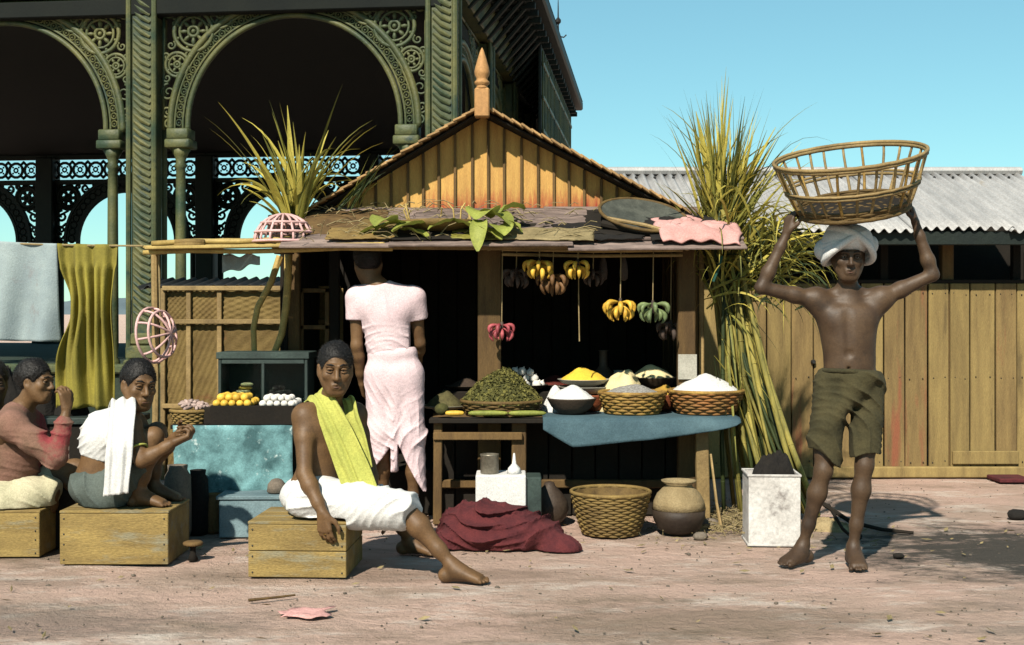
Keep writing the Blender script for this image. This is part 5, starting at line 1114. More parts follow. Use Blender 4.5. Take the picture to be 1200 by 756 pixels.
# ================================================================ people: smooth-union signed distance bodies, meshed as one surface
class Sdf:
    def __init__(s, lo, hi, v=.006):
        s.lo = np.array(lo, float); s.v = v; s.n = (np.ceil((np.array(hi, float) - s.lo) / v).astype(int) + 1)
        s.d = np.full(tuple(s.n), 1., np.float32); s.ax = [(s.lo[i] + v * np.arange(s.n[i])).astype(np.float32) for i in range(3)]
    def win(s, lo, hi):
        a = np.clip(np.floor((np.array(lo) - s.lo) / s.v).astype(int), 0, s.n); b = np.clip(np.ceil((np.array(hi) - s.lo) / s.v).astype(int) + 1, 0, s.n)
        sl = tuple(slice(a[i], b[i]) for i in range(3))
        return sl, s.ax[0][sl[0]][:, None, None], s.ax[1][sl[1]][None, :, None], s.ax[2][sl[2]][None, None, :]
    def put(s, sl, e, k=0., op='+'):
        d = s.d[sl]; k = max(k, 1e-5)
        if op == '+': h = np.maximum(k - np.abs(d - e), 0) / k; s.d[sl] = np.minimum(d, e) - h * h * k * .25
        elif op == '-': e = -e; h = np.maximum(k - np.abs(d - e), 0) / k; s.d[sl] = np.maximum(d, e) + h * h * k * .25
        return s
    def cone(s, a, b, ra, rb, k=.02, op='+', fold=None):
        a = np.array(a, float); b = np.array(b, float); pad = max(ra, rb) + k + .02 + (.03 if fold else 0)
        sl, x, y, z = s.win(np.minimum(a, b) - pad, np.maximum(a, b) + pad)
        ba = b - a; L2 = max(float(ba @ ba), 1e-9); px, py, pz = x - a[0], y - a[1], z - a[2]
        t = np.clip((px * ba[0] + py * ba[1] + pz * ba[2]) / L2, 0, 1)
        e = np.sqrt((px - t * ba[0]) ** 2 + (py - t * ba[1]) ** 2 + (pz - t * ba[2]) ** 2) - (ra + (rb - ra) * t)
        if fold: e = e + fold(x, y, z, t)
        return s.put(sl, e, k, op)
    def ball(s, c, r, k=.02, op='+'): return s.cone(c, c, r, r, k, op)
    def ell(s, c, r, A=None, k=.03, op='+', fold=None):
        c = np.array(c, float); r = np.array(r, float); A = np.array(A if A is not None else Matrix.Identity(3)); pad = r.max() + k + .02
        sl, x, y, z = s.win(c - pad, c + pad); px, py, pz = x - c[0], y - c[1], z - c[2]
        q = [px * A[0][i] + py * A[1][i] + pz * A[2][i] for i in range(3)]
        k0 = np.sqrt(sum((q[i] / r[i]) ** 2 for i in range(3))); k1 = np.sqrt(sum((q[i] / r[i] ** 2) ** 2 for i in range(3))) + 1e-6
        e = k0 * (k0 - 1) / k1
        if fold: e = e + fold(x, y, z, None)
        return s.put(sl, e, k, op)
    def torus(s, c, axis, R_, r, k=.006, op='+'):
        c = np.array(c, float); n = np.array(Vector(axis).normalized()); pad = R_ + r + k + .01
        sl, x, y, z = s.win(c - pad, c + pad); px, py, pz = x - c[0], y - c[1], z - c[2]; h = px * n[0] + py * n[1] + pz * n[2]
        rad = np.sqrt(np.maximum(px ** 2 + py ** 2 + pz ** 2 - h * h, 0)); return s.put(sl, np.sqrt((rad - R_) ** 2 + h * h) - r, k, op)
    def cut(s, p, n, fold=None):
        """keep only the side of the plane that n points away from"""
        p = np.array(p, float); n = np.array(Vector(n).normalized()); x, y, z = s.ax[0][:, None, None], s.ax[1][None, :, None], s.ax[2][None, None, :]
        e = (x - p[0]) * n[0] + (y - p[1]) * n[1] + (z - p[2]) * n[2]
        if fold: e = e + fold(x, y, z)
        s.d = np.maximum(s.d, e.astype(np.float32)); return s
    def limb(s, pts, rads, k=.015, fold=None):
        for i in range(len(pts) - 1): s.cone(pts[i], pts[i + 1], rads[i], rads[i + 1], k, '+', fold)
        return s
    def mesh(s, name, relax=1):
        d = np.where(np.abs(s.d) < 1e-6, np.float32(1e-6), s.d); S = d < 0; nx, ny, nz = d.shape
        cnt = np.zeros((nx - 1, ny - 1, nz - 1), np.int8); cs = [(i, j, k) for i in (0, 1) for j in (0, 1) for k in (0, 1)]
        for c in cs: cnt += S[c[0]:nx - 1 + c[0], c[1]:ny - 1 + c[1], c[2]:nz - 1 + c[2]]
        mixed = (cnt > 0) & (cnt < 8); idx = np.argwhere(mixed); vid = np.full(mixed.shape, -1, np.int64); vid[mixed] = np.arange(len(idx))
        P = np.zeros((len(idx), 3)); C = np.zeros(len(idx)); D = {c: d[idx[:, 0] + c[0], idx[:, 1] + c[1], idx[:, 2] + c[2]] for c in cs}
        for c in cs:
            for a in range(3):
                if c[a] == 0:
                    e = list(c); e[a] = 1; e = tuple(e); m = (D[c] < 0) != (D[e] < 0); t = np.zeros(len(idx)); t[m] = D[c][m] / (D[c][m] - D[e][m])
                    for q in range(3): P[:, q] += m * c[q]
                    P[:, a] += m * t; C += m
        vs = s.lo + s.v * (idx + P / np.maximum(C, 1)[:, None]); fs = []
        for a in range(3):
            u, w_ = (a + 1) % 3, (a + 2) % 3; s0 = [slice(None)] * 3; s1 = [slice(None)] * 3; s0[a] = slice(0, -1); s1[a] = slice(1, None)
            A0, A1 = S[tuple(s0)], S[tuple(s1)]; e = np.argwhere(A0 != A1); ok = np.ones(len(e), bool)
            for q in (u, w_): ok &= (e[:, q] >= 1) & (e[:, q] < d.shape[q] - 1)
            e = e[ok]; ins = A0[e[:, 0], e[:, 1], e[:, 2]]; du = np.zeros(3, int); du[u] = 1; dw = np.zeros(3, int); dw[w_] = 1
            g = lambda q: vid[q[:, 0], q[:, 1], q[:, 2]]
            f = np.stack([g(e - du - dw), g(e - dw), g(e), g(e - du)], 1); f[~ins] = f[~ins][:, ::-1]; fs.append(f)
        fs = np.concatenate(fs); fs = fs[(fs >= 0).all(1)]
        for _ in range(relax):
            acc = np.zeros_like(vs); num = np.zeros(len(vs))
            for i in range(4):
                for j in (1, 3): np.add.at(acc, fs[:, i], vs[fs[:, (i + j) % 4]]); np.add.at(num, fs[:, i], 1)
            vs = .5 * vs + .5 * acc / np.maximum(num, 1)[:, None]
        me = bpy.data.meshes.new(name); me.vertices.add(len(vs)); me.loops.add(len(fs) * 4); me.polygons.add(len(fs))
        me.vertices.foreach_set('co', vs.astype(np.float32).ravel()); me.loops.foreach_set('vertex_index', fs.ravel().astype(np.int32)); me.polygons.foreach_set('loop_start', np.arange(0, len(fs) * 4, 4, dtype=np.int32))
        me.update(calc_edges=True); me.validate(); return me
def sdf_obj(name, S, m, parent, relax=1):
    me = S.mesh(name, relax); L0 = np.array(root_loc(parent)); co = np.zeros(len(me.vertices) * 3, np.float32); me.vertices.foreach_get('co', co); co = (co.reshape(-1, 3) - L0).astype(np.float32); me.vertices.foreach_set('co', co.ravel())
    return link(name, me, m, parent, True)
def folds(d, freq, amp, seed=0., small=.35, band=(None, None)):
    """irregular cloth creases: narrow ridges running across direction d, bent and broken up by slow waves"""
    d = Vector(d).normalized(); e = d.cross(V(.31, .87, .21)).normalized(); g = d.cross(e)
    def f(x, y, z, t_=None):
        a = x * d.x + y * d.y + z * d.z; b = x * e.x + y * e.y + z * e.z; c = x * g.x + y * g.y + z * g.z
        ph = freq * a + 1.9 * np.sin(b * 11 + seed) + 1.4 * np.sin(c * 9 + 1.7 * seed) + .9 * np.sin(a * 17 + b * 13)
        m = .55 + .45 * np.sin(b * 17 + c * 8 + 2.3 * seed + 1.5 * np.sin(a * 12)); ph2 = freq * 1.9 * (a + .35 * b) + 2.2 * np.sin(c * 21 + seed) + 1.6 * np.sin(b * 14)
        return amp * (.45 - (1 - np.abs(np.sin(ph))) ** 2.2 * 1.5 * m) + amp * small * (.4 - (1 - np.abs(np.sin(ph2))) ** 2 * (1.2 - m))
    return f
def frame(f, u=(0, 0, 1)):
    f = Vector(f).normalized(); u = Vector(u); l = u.cross(f).normalized(); u = f.cross(l).normalized(); return Matrix((l, f, u)).transposed()     # columns: left, forward, up

def head(S, c, A, s=1.):
    P = lambda x, y, z: Vector(c) + A @ V(x, y, z) * s
    S.ell(P(0, -.015, .03), V(.074, .096, .088) * s, A, .02); S.ell(P(0, .030, -.045), V(.058, .060, .078) * s, A, .035); S.ell(P(0, .055, -.098), V(.026, .024, .022) * s, A, .03)
    for q in (-1, 1):
        S.cone(P(q * .062, -.0, -.035), P(q * .025, .06, -.098), .018 * s, .016 * s, .03)                # jaw
        S.ball(P(q * .044, .062, -.022), .020 * s, .02); S.cone(P(q * .012, .092, .026), P(q * .044, .078, .024), .010 * s, .009 * s, .015)   # cheekbone, brow
        S.ell(P(q * .031, .094, .006), V(.017, .012, .010) * s, A, .010, '-')
        S.ell(P(q * .079, -.008, -.008), V(.009, .020, .031) * s, A, .008); S.ell(P(q * .085, -.002, -.006), V(.006, .011, .018) * s, A, .006, '-')
    S.cone(P(0, .090, .012), P(0, .112, -.030), .008 * s, .012 * s, .012); S.ball(P(-.013, .100, -.034), .0095 * s, .008); S.ball(P(.013, .100, -.034), .0095 * s, .008)
    S.cone(P(-.020, .086, -.064), P(.020, .086, -.064), .0075 * s, .0075 * s, .010); S.cone(P(0, .093, -.061), P(0, .093, -.061), .0075 * s, .0075 * s, .010); S.cone(P(-.016, .086, -.077), P(.016, .086, -.077), .009 * s, .009 * s, .010)
    S.ell(P(0, .100, -.0695), V(.022, .010, .0028) * s, A, .003, '-')
def face_parts(parent, c, A, s=1., brow='hair', moustache=False):
    skin = parent.data.materials[0]
    P = lambda x, y, z: Vector(c) + A @ V(x, y, z) * s
    for q in (-1, 1):
        mb = MB(); mb.ball(P(q * .031, .0770, .0045), .0110 * s, 12, 8); e = obj('eye', mb, M['eye_white'], parent, True)
        mb = MB(); mb.ball(P(q * .031, .0825, .0045), .0066 * s, 10, 7); obj('iris', mb, M['eye_dark'], e, True)
        for zz, dy, th in ((.0135, .0890, .0058), (-.0045, .0865, .0042)):
            mb = MB(); mb.tube([P(q * .031 + d, dy - abs(d) * .30, zz + (-abs(d) * .30 if zz > 0 else abs(d) * .2)) for d in (-.018, -.009, 0, .009, .018)], [.003 * s, th * s, th * s, th * s, .003 * s], 8); obj('eyelid', mb, skin, parent, True)
        mb = MB(); mb.tube([P(q * .012, .0985, .027), P(q * .028, .0965, .034), P(q * .048, .084, .031)], [.003 * s, .0048 * s, .002 * s], 6); obj('eyebrow', mb, M['hair'], parent, True)
    mb = MB(); mb.tube([P(-.019, .0905, -.071), P(-.009, .0945, -.0735), P(0, .0955, -.074), P(.009, .0945, -.0735), P(.019, .0905, -.071)], [.0015 * s, .0034 * s, .0040 * s, .0034 * s, .0015 * s], 6); obj('lips', mb, M['lip'], parent, True)
    if moustache: mb = MB(); mb.tube([P(-.026, .088, -.060), P(-.012, .100, -.054), P(0, .103, -.053), P(.012, .100, -.054), P(.026, .088, -.060)], [.003 * s, .006 * s, .006 * s, .006 * s, .003 * s], 6); obj('moustache', mb, M['hair'], parent, True)
def hair(parent, c, A, s=1., full=1., seed=0.):
    c = Vector(c); S = Sdf(c - V(.17, .17, .2), c + V(.17, .17, .2), .0045); P = lambda x, y, z: c + A @ V(x, y, z) * s
    n = lambda x, y, z, t: .0016 * np.sin(x * 330 + 4 * np.sin(z * 70 + seed) + 3 * np.sin(y * 60)) * np.sin(y * 310 + 4 * np.sin(x * 60) + z * 90) + .0025 * np.sin(x * 45 + seed) * np.sin(z * 50 + y * 40)
    S.ell(P(0, -.023, .034), V(.0815, .101, .0945) * s, A, .01, '+', n)
    S.ell(P(0, .096, -.046), V(.084, .085, .108) * s, A, .012, '-'); S.ell(P(0, .02, -.115), V(.12, .12, .075) * s, A, .012, '-')
    for q in (-1, 1): S.ell(P(q * .085, .005, -.01), V(.022, .024, .034) * s, A, .008, '-')
    o = sdf_obj('hair', S, M['hair'], parent, 1); me = o.data; L0 = root_loc(o); N = len(me.vertices); mb = MB(); rs = random.Random(int(seed * 10) + 3)
    for k in range(5000):
        v = me.vertices[rs.randrange(N)]; p_ = v.co + L0; n_ = v.normal; d = (n_ * .8 + V(rs.uniform(-1, 1), rs.uniform(-1, 1), rs.uniform(-1, .3))).normalized(); e = d.cross(n_)
        if e.length < 1e-3: continue
        e = e.normalized() * .0009; L_ = rs.uniform(.006, .017) * full; mb.add([p_ - e - n_ * .002, p_ + e - n_ * .002, p_ + d * L_ - n_ * L_ * .2], [(0, 1, 2)])
    stuff(obj('strands', mb, M['hair'], o, False, False)); return o
def hand(S, w_, d, n, t, curl=(.3, .35, .3), s=1., spread=.12, thumb=.5):
    """wrist w_, finger direction d, palm faces n, thumb side t"""
    d = Vector(d).normalized(); n = Vector(n); n = (n - d * n.dot(d)).normalized(); t0 = d.cross(n); t = t0 if t0.dot(Vector(t)) > 0 else -t0; w_ = Vector(w_)
    offs = (.029, .010, -.009, -.027); lens = (.072, .080, .075, .058); kn = [w_ + d * (.088 - abs(o - .004) * .25) * s + t * o * s for o in offs]
    for q in kn: S.cone(w_ + d * .012 * s + t * .5 * (q - w_).dot(t), q, .016 * s, .0115 * s, .012)
    for i, q in enumerate(kn):
        a = 0; p = q; lat = (d + t * offs[i] * spread * 14).normalized()
        for j, fr in enumerate((.45, .31, .24)):
            a += curl[j] * (1 + .12 * i); e = lat * math.cos(a) + n * math.sin(a); p2 = p + e * lens[i] * fr * s; S.cone(p, p2, (.0092, .0086, .0078)[j] * s, (.0086, .0078, .0066)[j] * s, .004); p = p2
    b = w_ + d * .022 * s + t * .024 * s; m1 = b + (d * .030 + t * .026 + n * .016) * s; m2 = m1 + (d * .030 + t * (.016 - .012 * thumb) + n * .016 * thumb) * s; m3 = m2 + (d * .024 + n * .010 * thumb - t * .006 * thumb) * s
    S.cone(b, m1, .014 * s, .0115 * s, .010); S.cone(m1, m2, .0105 * s, .0095 * s, .006); S.cone(m2, m3, .0095 * s, .0075 * s, .005)
def foot(S, ank, d, s=1., z0=0., splay=0.):
    ank = Vector(ank); d = Vector(d); d.z = 0; d.normalize(); l = V(-d.y, d.x, 0); g = lambda a, b, z: V(ank.x, ank.y, z0) + d * a * s + l * b * s + V(0, 0, z * s)
    S.ball(g(-.035, 0, .030), .031 * s, .02); S.cone(ank, g(.035, 0, .05), .036 * s, .036 * s, .02); S.cone(g(-.03, 0, .028), g(.08, .02, .022), .028 * s, .022 * s, .02)
    for q in (-.026, 0, .026): S.cone(g(.02, q * .4, .052), g(.125, q, .020), .030 * s, .0185 * s, .02)
    for i, (b, L_) in enumerate(((.036, .036), (.016, .040), (.0, .037), (-.016, .032), (-.030, .026))):
        if splay < 0: b = -b
        r_ = .0135 if i == 0 else .0098; S.cone(g(.128 - abs(b) * .4, b, .015), g(.128 - abs(b) * .4 + L_, b * 1.2, .011), r_ * s, r_ * .85 * s, .004)
def torso(S, pel, chest, nk, sl_, sr, A, s=1., w_=1.):
    """A columns left, forward, up of the trunk"""
    P = lambda o, x, y, z: Vector(o) + A @ V(x, y, z) * s
    mid = (Vector(pel) + Vector(chest)) / 2
    S.ell(P(pel, 0, -.01, 0), V(.148 * w_, .100, .115) * s, A, .03); S.ell(P(mid, 0, .0, -.01), V(.118 * w_, .083, .15) * s, A, .06); S.ell(P(chest, 0, -.005, .0), V(.142 * w_, .102, .175) * s, A, .06)
    for q, sh in ((1, sl_), (-1, sr)):
        S.ell(P(chest, q * .066, .068, .052), V(.066, .028, .055) * s, A, .035)                           # breast muscle
        S.ell(P(chest, q * .075, -.075, .04), V(.062, .030, .095) * s, A, .03)                            # shoulder blade
        S.cone(P(nk, 0, -.015, .02), Vector(lerp(Vector(nk), Vector(sh), .85)) + V(0, 0, .008), .042 * s, .034 * s, .05)   # trapezius
        S.cone(P(nk, q * .02, .045, -.03), Vector(sh) + A @ V(0, .02, .012) * s, .010 * s, .012 * s, .012)     # collar bone
        S.ball(sh, .056 * s, .04); S.cone(P(chest, q * .10, 0, .05), sh, .06 * s, .05 * s, .05)
def arm(S, sh, el, wr, s=1.):
    sh, el, wr = Vector(sh), Vector(el), Vector(wr); S.limb([sh, lerp(sh, el, .38), el], [.051 * s, .046 * s, .034 * s], .02); S.limb([el, lerp(el, wr, .28), lerp(el, wr, .75), wr], [.035 * s, .038 * s, .028 * s, .023 * s], .02)
def leg(S, hip, kn, an, s=1.):
    hip, kn, an = Vector(hip), Vector(kn), Vector(an); S.limb([hip, lerp(hip, kn, .35), lerp(hip, kn, .8), kn], [.086 * s, .078 * s, .055 * s, .050 * s], .03)
    d = (an - kn); back = d.cross(V(1, 0, 0)); S.limb([kn, lerp(kn, an, .3), lerp(kn, an, .72), an], [.048 * s, .052 * s, .034 * s, .029 * s], .03)
def bounds(pts, pad=.2):
    a = np.array([list(p) for p in pts]); return a.min(0) - pad, a.max(0) + pad
def ribbon(path, widths, wdir, thick=.006, pleats=5, amp=.006, nu=40, nv=24, seed=0.):
    """a pleated cloth strip along a path; wdir gives the width direction at each path point"""
    path = [Vector(p) for p in path]; wdir = [Vector(p).normalized() for p in wdir]; n = len(path) - 1
    def cr(arr, t):
        x = min(max(t, 0), 1) * n; i = min(int(x), n - 1); f = x - i; p0, p1, p2, p3_ = arr[max(i - 1, 0)], arr[i], arr[i + 1], arr[min(i + 2, n)]
        return .5 * ((2 * p1) + (p2 - p0) * f + (2 * p0 - 5 * p1 + 4 * p2 - p3_) * f * f + (3 * p1 - p0 - 3 * p2 + p3_) * f ** 3)
    def wdt(t): x = min(max(t, 0), 1) * n; i = min(int(x), n - 1); return lerp(widths[i], widths[i + 1], x - i)
    mb = MB()
    def fn(u, v):
        p = cr(path, u); tg = cr(path, u + .02) - cr(path, u - .02); wd = cr(wdir, u); nn = tg.cross(wd); nn = nn.normalized() if nn.length > 1e-9 else V(0, 0, 1)
        q = (v - .5); return p + wd * q * wdt(u) + nn * (amp * math.sin(q * pleats * 6.28 + seed + .8 * math.sin(u * 5) + 2.6 * mnoise.noise((q * 3.1 + seed, u * 1.3, 4))) * (.55 + .8 * mnoise.noise((q * 2.2, u * 1.7 + seed, 9))) + amp * .8 * mnoise.noise((u * 6 + seed, v * 5, 1)))
    mb.grid(fn, nu, nv, thick); return mb

# ---------------------------------------------------------------- the carrier with the cage basket
def carrier():
    D = 6.12; q = lambda x, y, dd=0: p3(x, y, D + dd); base = V(X(975, D), D, 0)
    t = thing('person', 'bare-chested person in white turban and dark loincloth carrying a basket overhead', 'person', base)
    s = 1.0; A = frame((.02, -1, .0)); hd = q(994, 301, -.01); HA = frame((-.12, -1, -.10), (.03, 0, 1))
    nk, chest, pel = q(994, 345, .02), q(993, 383, .02), q(996, 446, .02); sl_, sr = q(1033, 350, .02), q(955, 351, .02)          # his left is image right
    el_, er = q(1093, 322, -.02), q(892, 337, -.02); wl, wr = q(1073, 262, -.02), q(922, 274, -.02)
    hl, hr = q(1018, 452, .01), q(973, 452, .03); kl, kr = q(1013, 545, -.05), q(965, 551, -.03); al, ar = V(X(1003, 6.05), 6.10, .085), V(X(943, 6.12), 6.16, .085)
    lo, hi = bounds([hd + V(0, 0, .12), wl, wr, el_, er, V(ar.x - .16, 6.0, -.0), V(al.x, 5.98, 0)], .16); lo[2] = -.03; S = Sdf(lo, hi, .0055)
    torso(S, pel, chest, nk, sl_, sr, A, .84, .98); S.limb([q(994, 352, .02), hd + V(0, .02, -.06)], [.047, .046], .03); S.ell(q(996, 418, .02), V(.122, .080, .15), A, .06); S.ell(q(994, 385, .02), V(.132, .088, .14), A, .05)
    for a, b in ((sl_, el_), (sr, er)): S.cone(a, lerp(a, chest, .55) + V(0, 0, -.03), .042, .045, .05)
    arm(S, sl_, el_, wl, .86); arm(S, sr, er, wr, .86); leg(S, hl, kl, al, .84); leg(S, hr, kr, ar, .84)
    S.cone(q(994, 366, -.088), q(995, 412, -.082), .010, .006, .035, '-')
    S.ell(q(995, 415, -.075), V(.016, .012, .016), None, .02, '-'); S.ell(q(995, 432, -.07), V(.008, .02, .008), None, .008, '-')
    foot(S, al, (-.05, -1, 0), .98, 0, -1); foot(S, ar, (-.80, -.6, 0), .98, 0, 1)
    hand(S, wl, (-.22, .12, 1), (-.8, .4, 0), (0, -1, 0), (.35, .45, .4), .95); hand(S, wr, (.22, .12, 1), (.8, .4, 0), (0, -1, 0), (.35, .45, .4), .95)
    head(S, hd, HA, .97); body = sdf_obj('body', S, M['skin_dark'], t); face_parts(body, hd, HA, .97, moustache=False)
    # turban of wound cloth
    S = Sdf(hd - V(.22, .22, .12), hd + V(.22, .22, .26), .0048); top = hd + V(0, .012, .086); S.ell(top + V(0, 0, .0), V(.121, .128, .080), None, .01)
    for k in range(6):                                                     # bands crossing over the brow, each wound over the last
        for sg in (-1, 1):
            a = sg * (.62 - .085 * k) + .05; S.torus(top + V(sg * .012, -.006, -.036 + .0135 * k + .006 * sg), V(math.sin(a), .30 - .10 * k, math.cos(a)), .125 - .0068 * k, .0165, .0008)
    S.ell(hd + V(-.105, .05, .035), V(.05, .06, .055), None, .012); S.ell(hd + V(.125, .03, .06), V(.03, .05, .045), None, .006)
    S.ell(hd + V(0, -.10, -.050), V(.080, .085, .082), None, .004, '-'); tb = sdf_obj('turban', S, M['white'], t, 0)
    # loincloth wrapped to knee breeches
    S = Sdf(pel - V(.34, .24, .50), pel + V(.32, .24, .12), .0055); fold = folds((.75, .1, .65), 44, .011, 1., .5)
    S.ell(pel + V(0, 0, -.02), V(.142, .118, .13), None, .02, '+', fold); S.ell(q(997, 440, .01), V(.142, .108, .05), None, .02)
    S.limb([hl + V(.0, 0, .02), lerp(hl, kl, .45), lerp(hl, kl, 1.02)], [.084, .080, .080], .02, fold); S.limb([hr + V(-.0, 0, .02), lerp(hr, kr, .45), lerp(hr, kr, 1.02)], [.086, .086, .088], .02, fold)
    S.cone(q(1022, 442, -.075), q(968, 500, -.055), .034, .030, .04, '+', fold); S.cone(q(1010, 440, -.08), q(958, 515, -.02), .03, .04, .05, '+', fold)
    S.cut(q(995, 433), (.06, 0, 1)); S.cut(q(1013, 533), (.06, 0, -1), lambda x, y, z: .02 * np.sin(x * 22 + 1) + np.where(x < X(985, D), .035 * np.cos((x - X(950, D)) * 20), 0)); lc = sdf_obj('loincloth', S, M['loin'], t)
    mb = MB(); mb.ring(q(997, 436, .01), V(.05, .05, 1), .138, .012, 34, 6, .98, wob=.02); mb.v = [(a, lerp(D + .02, b, .78), c) for a, b, c in mb.v]; obj('waist_roll', mb, M['loin'], lc, True)
    # basket
    cB = q(1001, 259, -.01); cB.z = hd.z + .082 + .088 + .012; upv = V(-.15, -.27, 1).normalized(); B = axes(upv, V(1, 0, 0)); H, rb, rt = .315, .262, .362
    bt = thing('cage_basket', 'open wicker stave basket balanced on the turbaned head', 'basket', cB)
    mb = MB()
    for k in range(15):
        r_ = .02 + k * .0175; mb.tube([cB + B @ V((r_ + .002 * math.cos(10 * a + math.pi * k)) * math.cos(a), r_ * math.sin(a), .010 + .05 * (r_ / rb) ** 2 + .004 * math.cos(11 * a + math.pi * k)) for a in [2 * math.pi * i / 44 for i in range(44)]], .0095, 5, closed=True, up=upv)
    for k in range(4):
        r_ = .262 + .004 * k; mb.tube([cB + B @ V((r_ + .004 * math.cos(12 * a + math.pi * k)) * math.cos(a), (r_ + .004 * math.cos(12 * a + math.pi * k)) * math.sin(a), .052 + .012 * k) for a in [2 * math.pi * i / 48 for i in range(48)]], .0085, 5, closed=True, up=upv)
    obj('bottom_weave', mb, M['wicker_dark'], bt, True)
    mb = MB(); mb.lathe(cB, [(.004, .016), (.15, .026), (.262, .062), (.255, .068), (.15, .034), (.004, .024)], 36, B); obj('bottom', mb, M['wood_dark'], bt, True)
    for k in range(24):
        a = 2 * math.pi * (k + .3) / 24 + rr(-.04, .04); f = lambda h: lerp(rb - .01, rt, h ** .8); pts = [cB + B @ V(f(h) * math.cos(a + .03 * math.sin(h * 3 + k)), f(h) * math.sin(a + .03 * math.sin(h * 3 + k)), .04 + (H - .04) * h) for h in (0, .2, .4, .6, .8, 1)]
        mb = MB(); mb.tube(pts, [.0085, .008, .0075, .007, .0068, .0065], 6, flat=.6); obj('stave', mb, M['bamboo_brown'] if k % 4 else M['wicker'], bt, True)
    for h, th in ((.04, .012), (.46, .008), (.52, .007), (.97, .010), (1.02, .009)):
        mb = MB(); r_ = lerp(rb - .01, rt, max(0, h) ** .8) + (.006 if h < .9 else 0); mb.ring(cB + upv * (.04 + (H - .04) * h), upv, r_, th, 46, 6, wob=.012); obj('hoop', mb, M['wicker_dark'] if h == .04 else M['bamboo_brown'], bt, True)
carrier()

# ---------------------------------------------------------------- man with the yellow-green shawl, seated on the packing case
def shawl_man():
    D = 6.0; q = lambda x, y, dd=0: p3(x, y, D + dd); ct = .278
    t = thing('person', 'seated person with yellow-green shawl and white waistcloth stretching one bare leg', 'person', V(X(360, D), D, 0))
    hd = q(393, 432, -.04); HA = frame((.22, -1, -.12), (.02, 0, 1)); A = frame((.62, -.78, .0), (.10, .0, 1))
    nk, chest, pel = q(385, 477, .02), q(379, 512, .02), q(370, 582, .04); pel.z = max(pel.z, ct + .095); sr, sl_ = q(357, 488, -.05), q(416, 486, .14)
    er, wr = q(357, 556, -.16), q(378, 600, -.24); el_, wl = q(432, 545, .18), q(440, 590, .14)
    hr, hl = q(372, 588, -.05), q(386, 586, .14); kr, kl = q(474, 597, -.22), q(455, 590, .22); ar, al = V(X(530, 5.7), 5.72, .075), V(X(478, 6.35), 6.38, .085)
    lo, hi = bounds([hd + V(0, 0, .1), er, wr, ar + V(.16, -.1, 0), al, kl], .14); lo[2] = -.03; S = Sdf(lo, hi, .0055)
    torso(S, pel, chest, nk, sl_, sr, A, .95); S.limb([nk + V(0, 0, -.01), hd + V(-.0, .02, -.06)], [.054, .052], .03)
    arm(S, sr, er, wr, 1.02); arm(S, sl_, el_, wl, .95); leg(S, hr, kr, ar, .97); leg(S, hl, kl, al, .95)
    foot(S, ar, (1, -.25, 0), 1.02, 0, 1); foot(S, al, (.9, -.3, 0), 1, 0, 1)
    hand(S, wr, (.12, -.05, -1), (.4, .9, 0), (.8, -.5, 0), (.28, .35, .3), 1.02); hand(S, wl, (.5, -.2, -.8), (-.2, -.3, -1), (.2, -.9, 0), (.3, .3, .3))
    head(S, hd, HA, 1.02); body = sdf_obj('body', S, M['skin'], t); face_parts(body, hd, HA, 1.02); hair(body, hd, HA, 1.04, seed=1)
    mb = MB(); mb.ring(wr + V(.016, .002, -.104), V(.1, 0, 1), .0112, .0028, 12, 5); single('finger_ring', mb, M['brass'], 'small brass ring on the hanging hand', 'ring', wr + V(.016, .002, -.104))
    S = Sdf(*(lambda b: (b[0], b[1]))(bounds([pel, kr, kl, pel + V(-.05, 0, .06)], .18)), .0055)
    fold = folds((-.35, .15, 1), 46, .010, 2.)
    S.ell(pel + V(.0, -.02, -.02), V(.175, .165, .115), None, .03, '+', fold); S.limb([hr, lerp(hr, kr, .5), lerp(hr, kr, 1.08)], [.125, .112, .088], .03, fold); S.limb([hl, lerp(hl, kl, .5), lerp(hl, kl, 1.05)], [.115, .10, .082], .04, fold)
    S.ell(q(358, 590, -.14), V(.10, .075, .075), None, .03, '+', fold); S.cone(lerp(hr, kr, .2) + V(0, 0, -.04), lerp(hr, kr, .95) + V(0, 0, -.055), .07, .05, .03, '+', fold)
    n = (kr - hr).normalized(); S.cut(lerp(hr, kr, 1.10), n + V(0, 0, -.15), lambda x, y, z: .012 * np.sin(z * 45 + y * 20)); S.cut(pel + V(0, 0, .085), (-.10, .1, 1)); S.cut(V(0, 0, ct + .002), (0, 0, -1), lambda x, y, z: np.where(x > X(412, 6.0), -.2, 0)); sdf_obj('waistcloth', S, M['white'], t)
    # shawl: over his right shoulder and neck, falling down the chest
    c = chest; P = [q(366, 500, .16), q(366, 470, .11), q(372, 461, .0), q(383, 478, -.085), q(398, 510, -.115), q(412, 545, -.14), q(424, 577, -.165)]
    W = [V(.9, .3, .2), V(.8, .3, .5), V(.75, .15, .5), V(.9, -.1, .35), V(.95, -.15, .12), V(.97, -.15, .12), V(.97, -.2, .1)]
    mb = ribbon(P, [.14, .13, .11, .12, .15, .165, .165], W, .008, 3.2, .008, 44, 26); sh = obj('shawl', mb, M['lime'], t, True)
    P = [q(400, 470, .10), q(408, 468, .03), q(413, 492, -.03), q(421, 520, -.06), q(428, 550, -.10)]; mb = ribbon(P, [.06, .07, .08, .085, .08], [V(.8, -.3, .3)] * 5, .007, 2, .007, 30, 14, 2); obj('shawl_tail', mb, M['lime'], sh, True)
shawl_man()

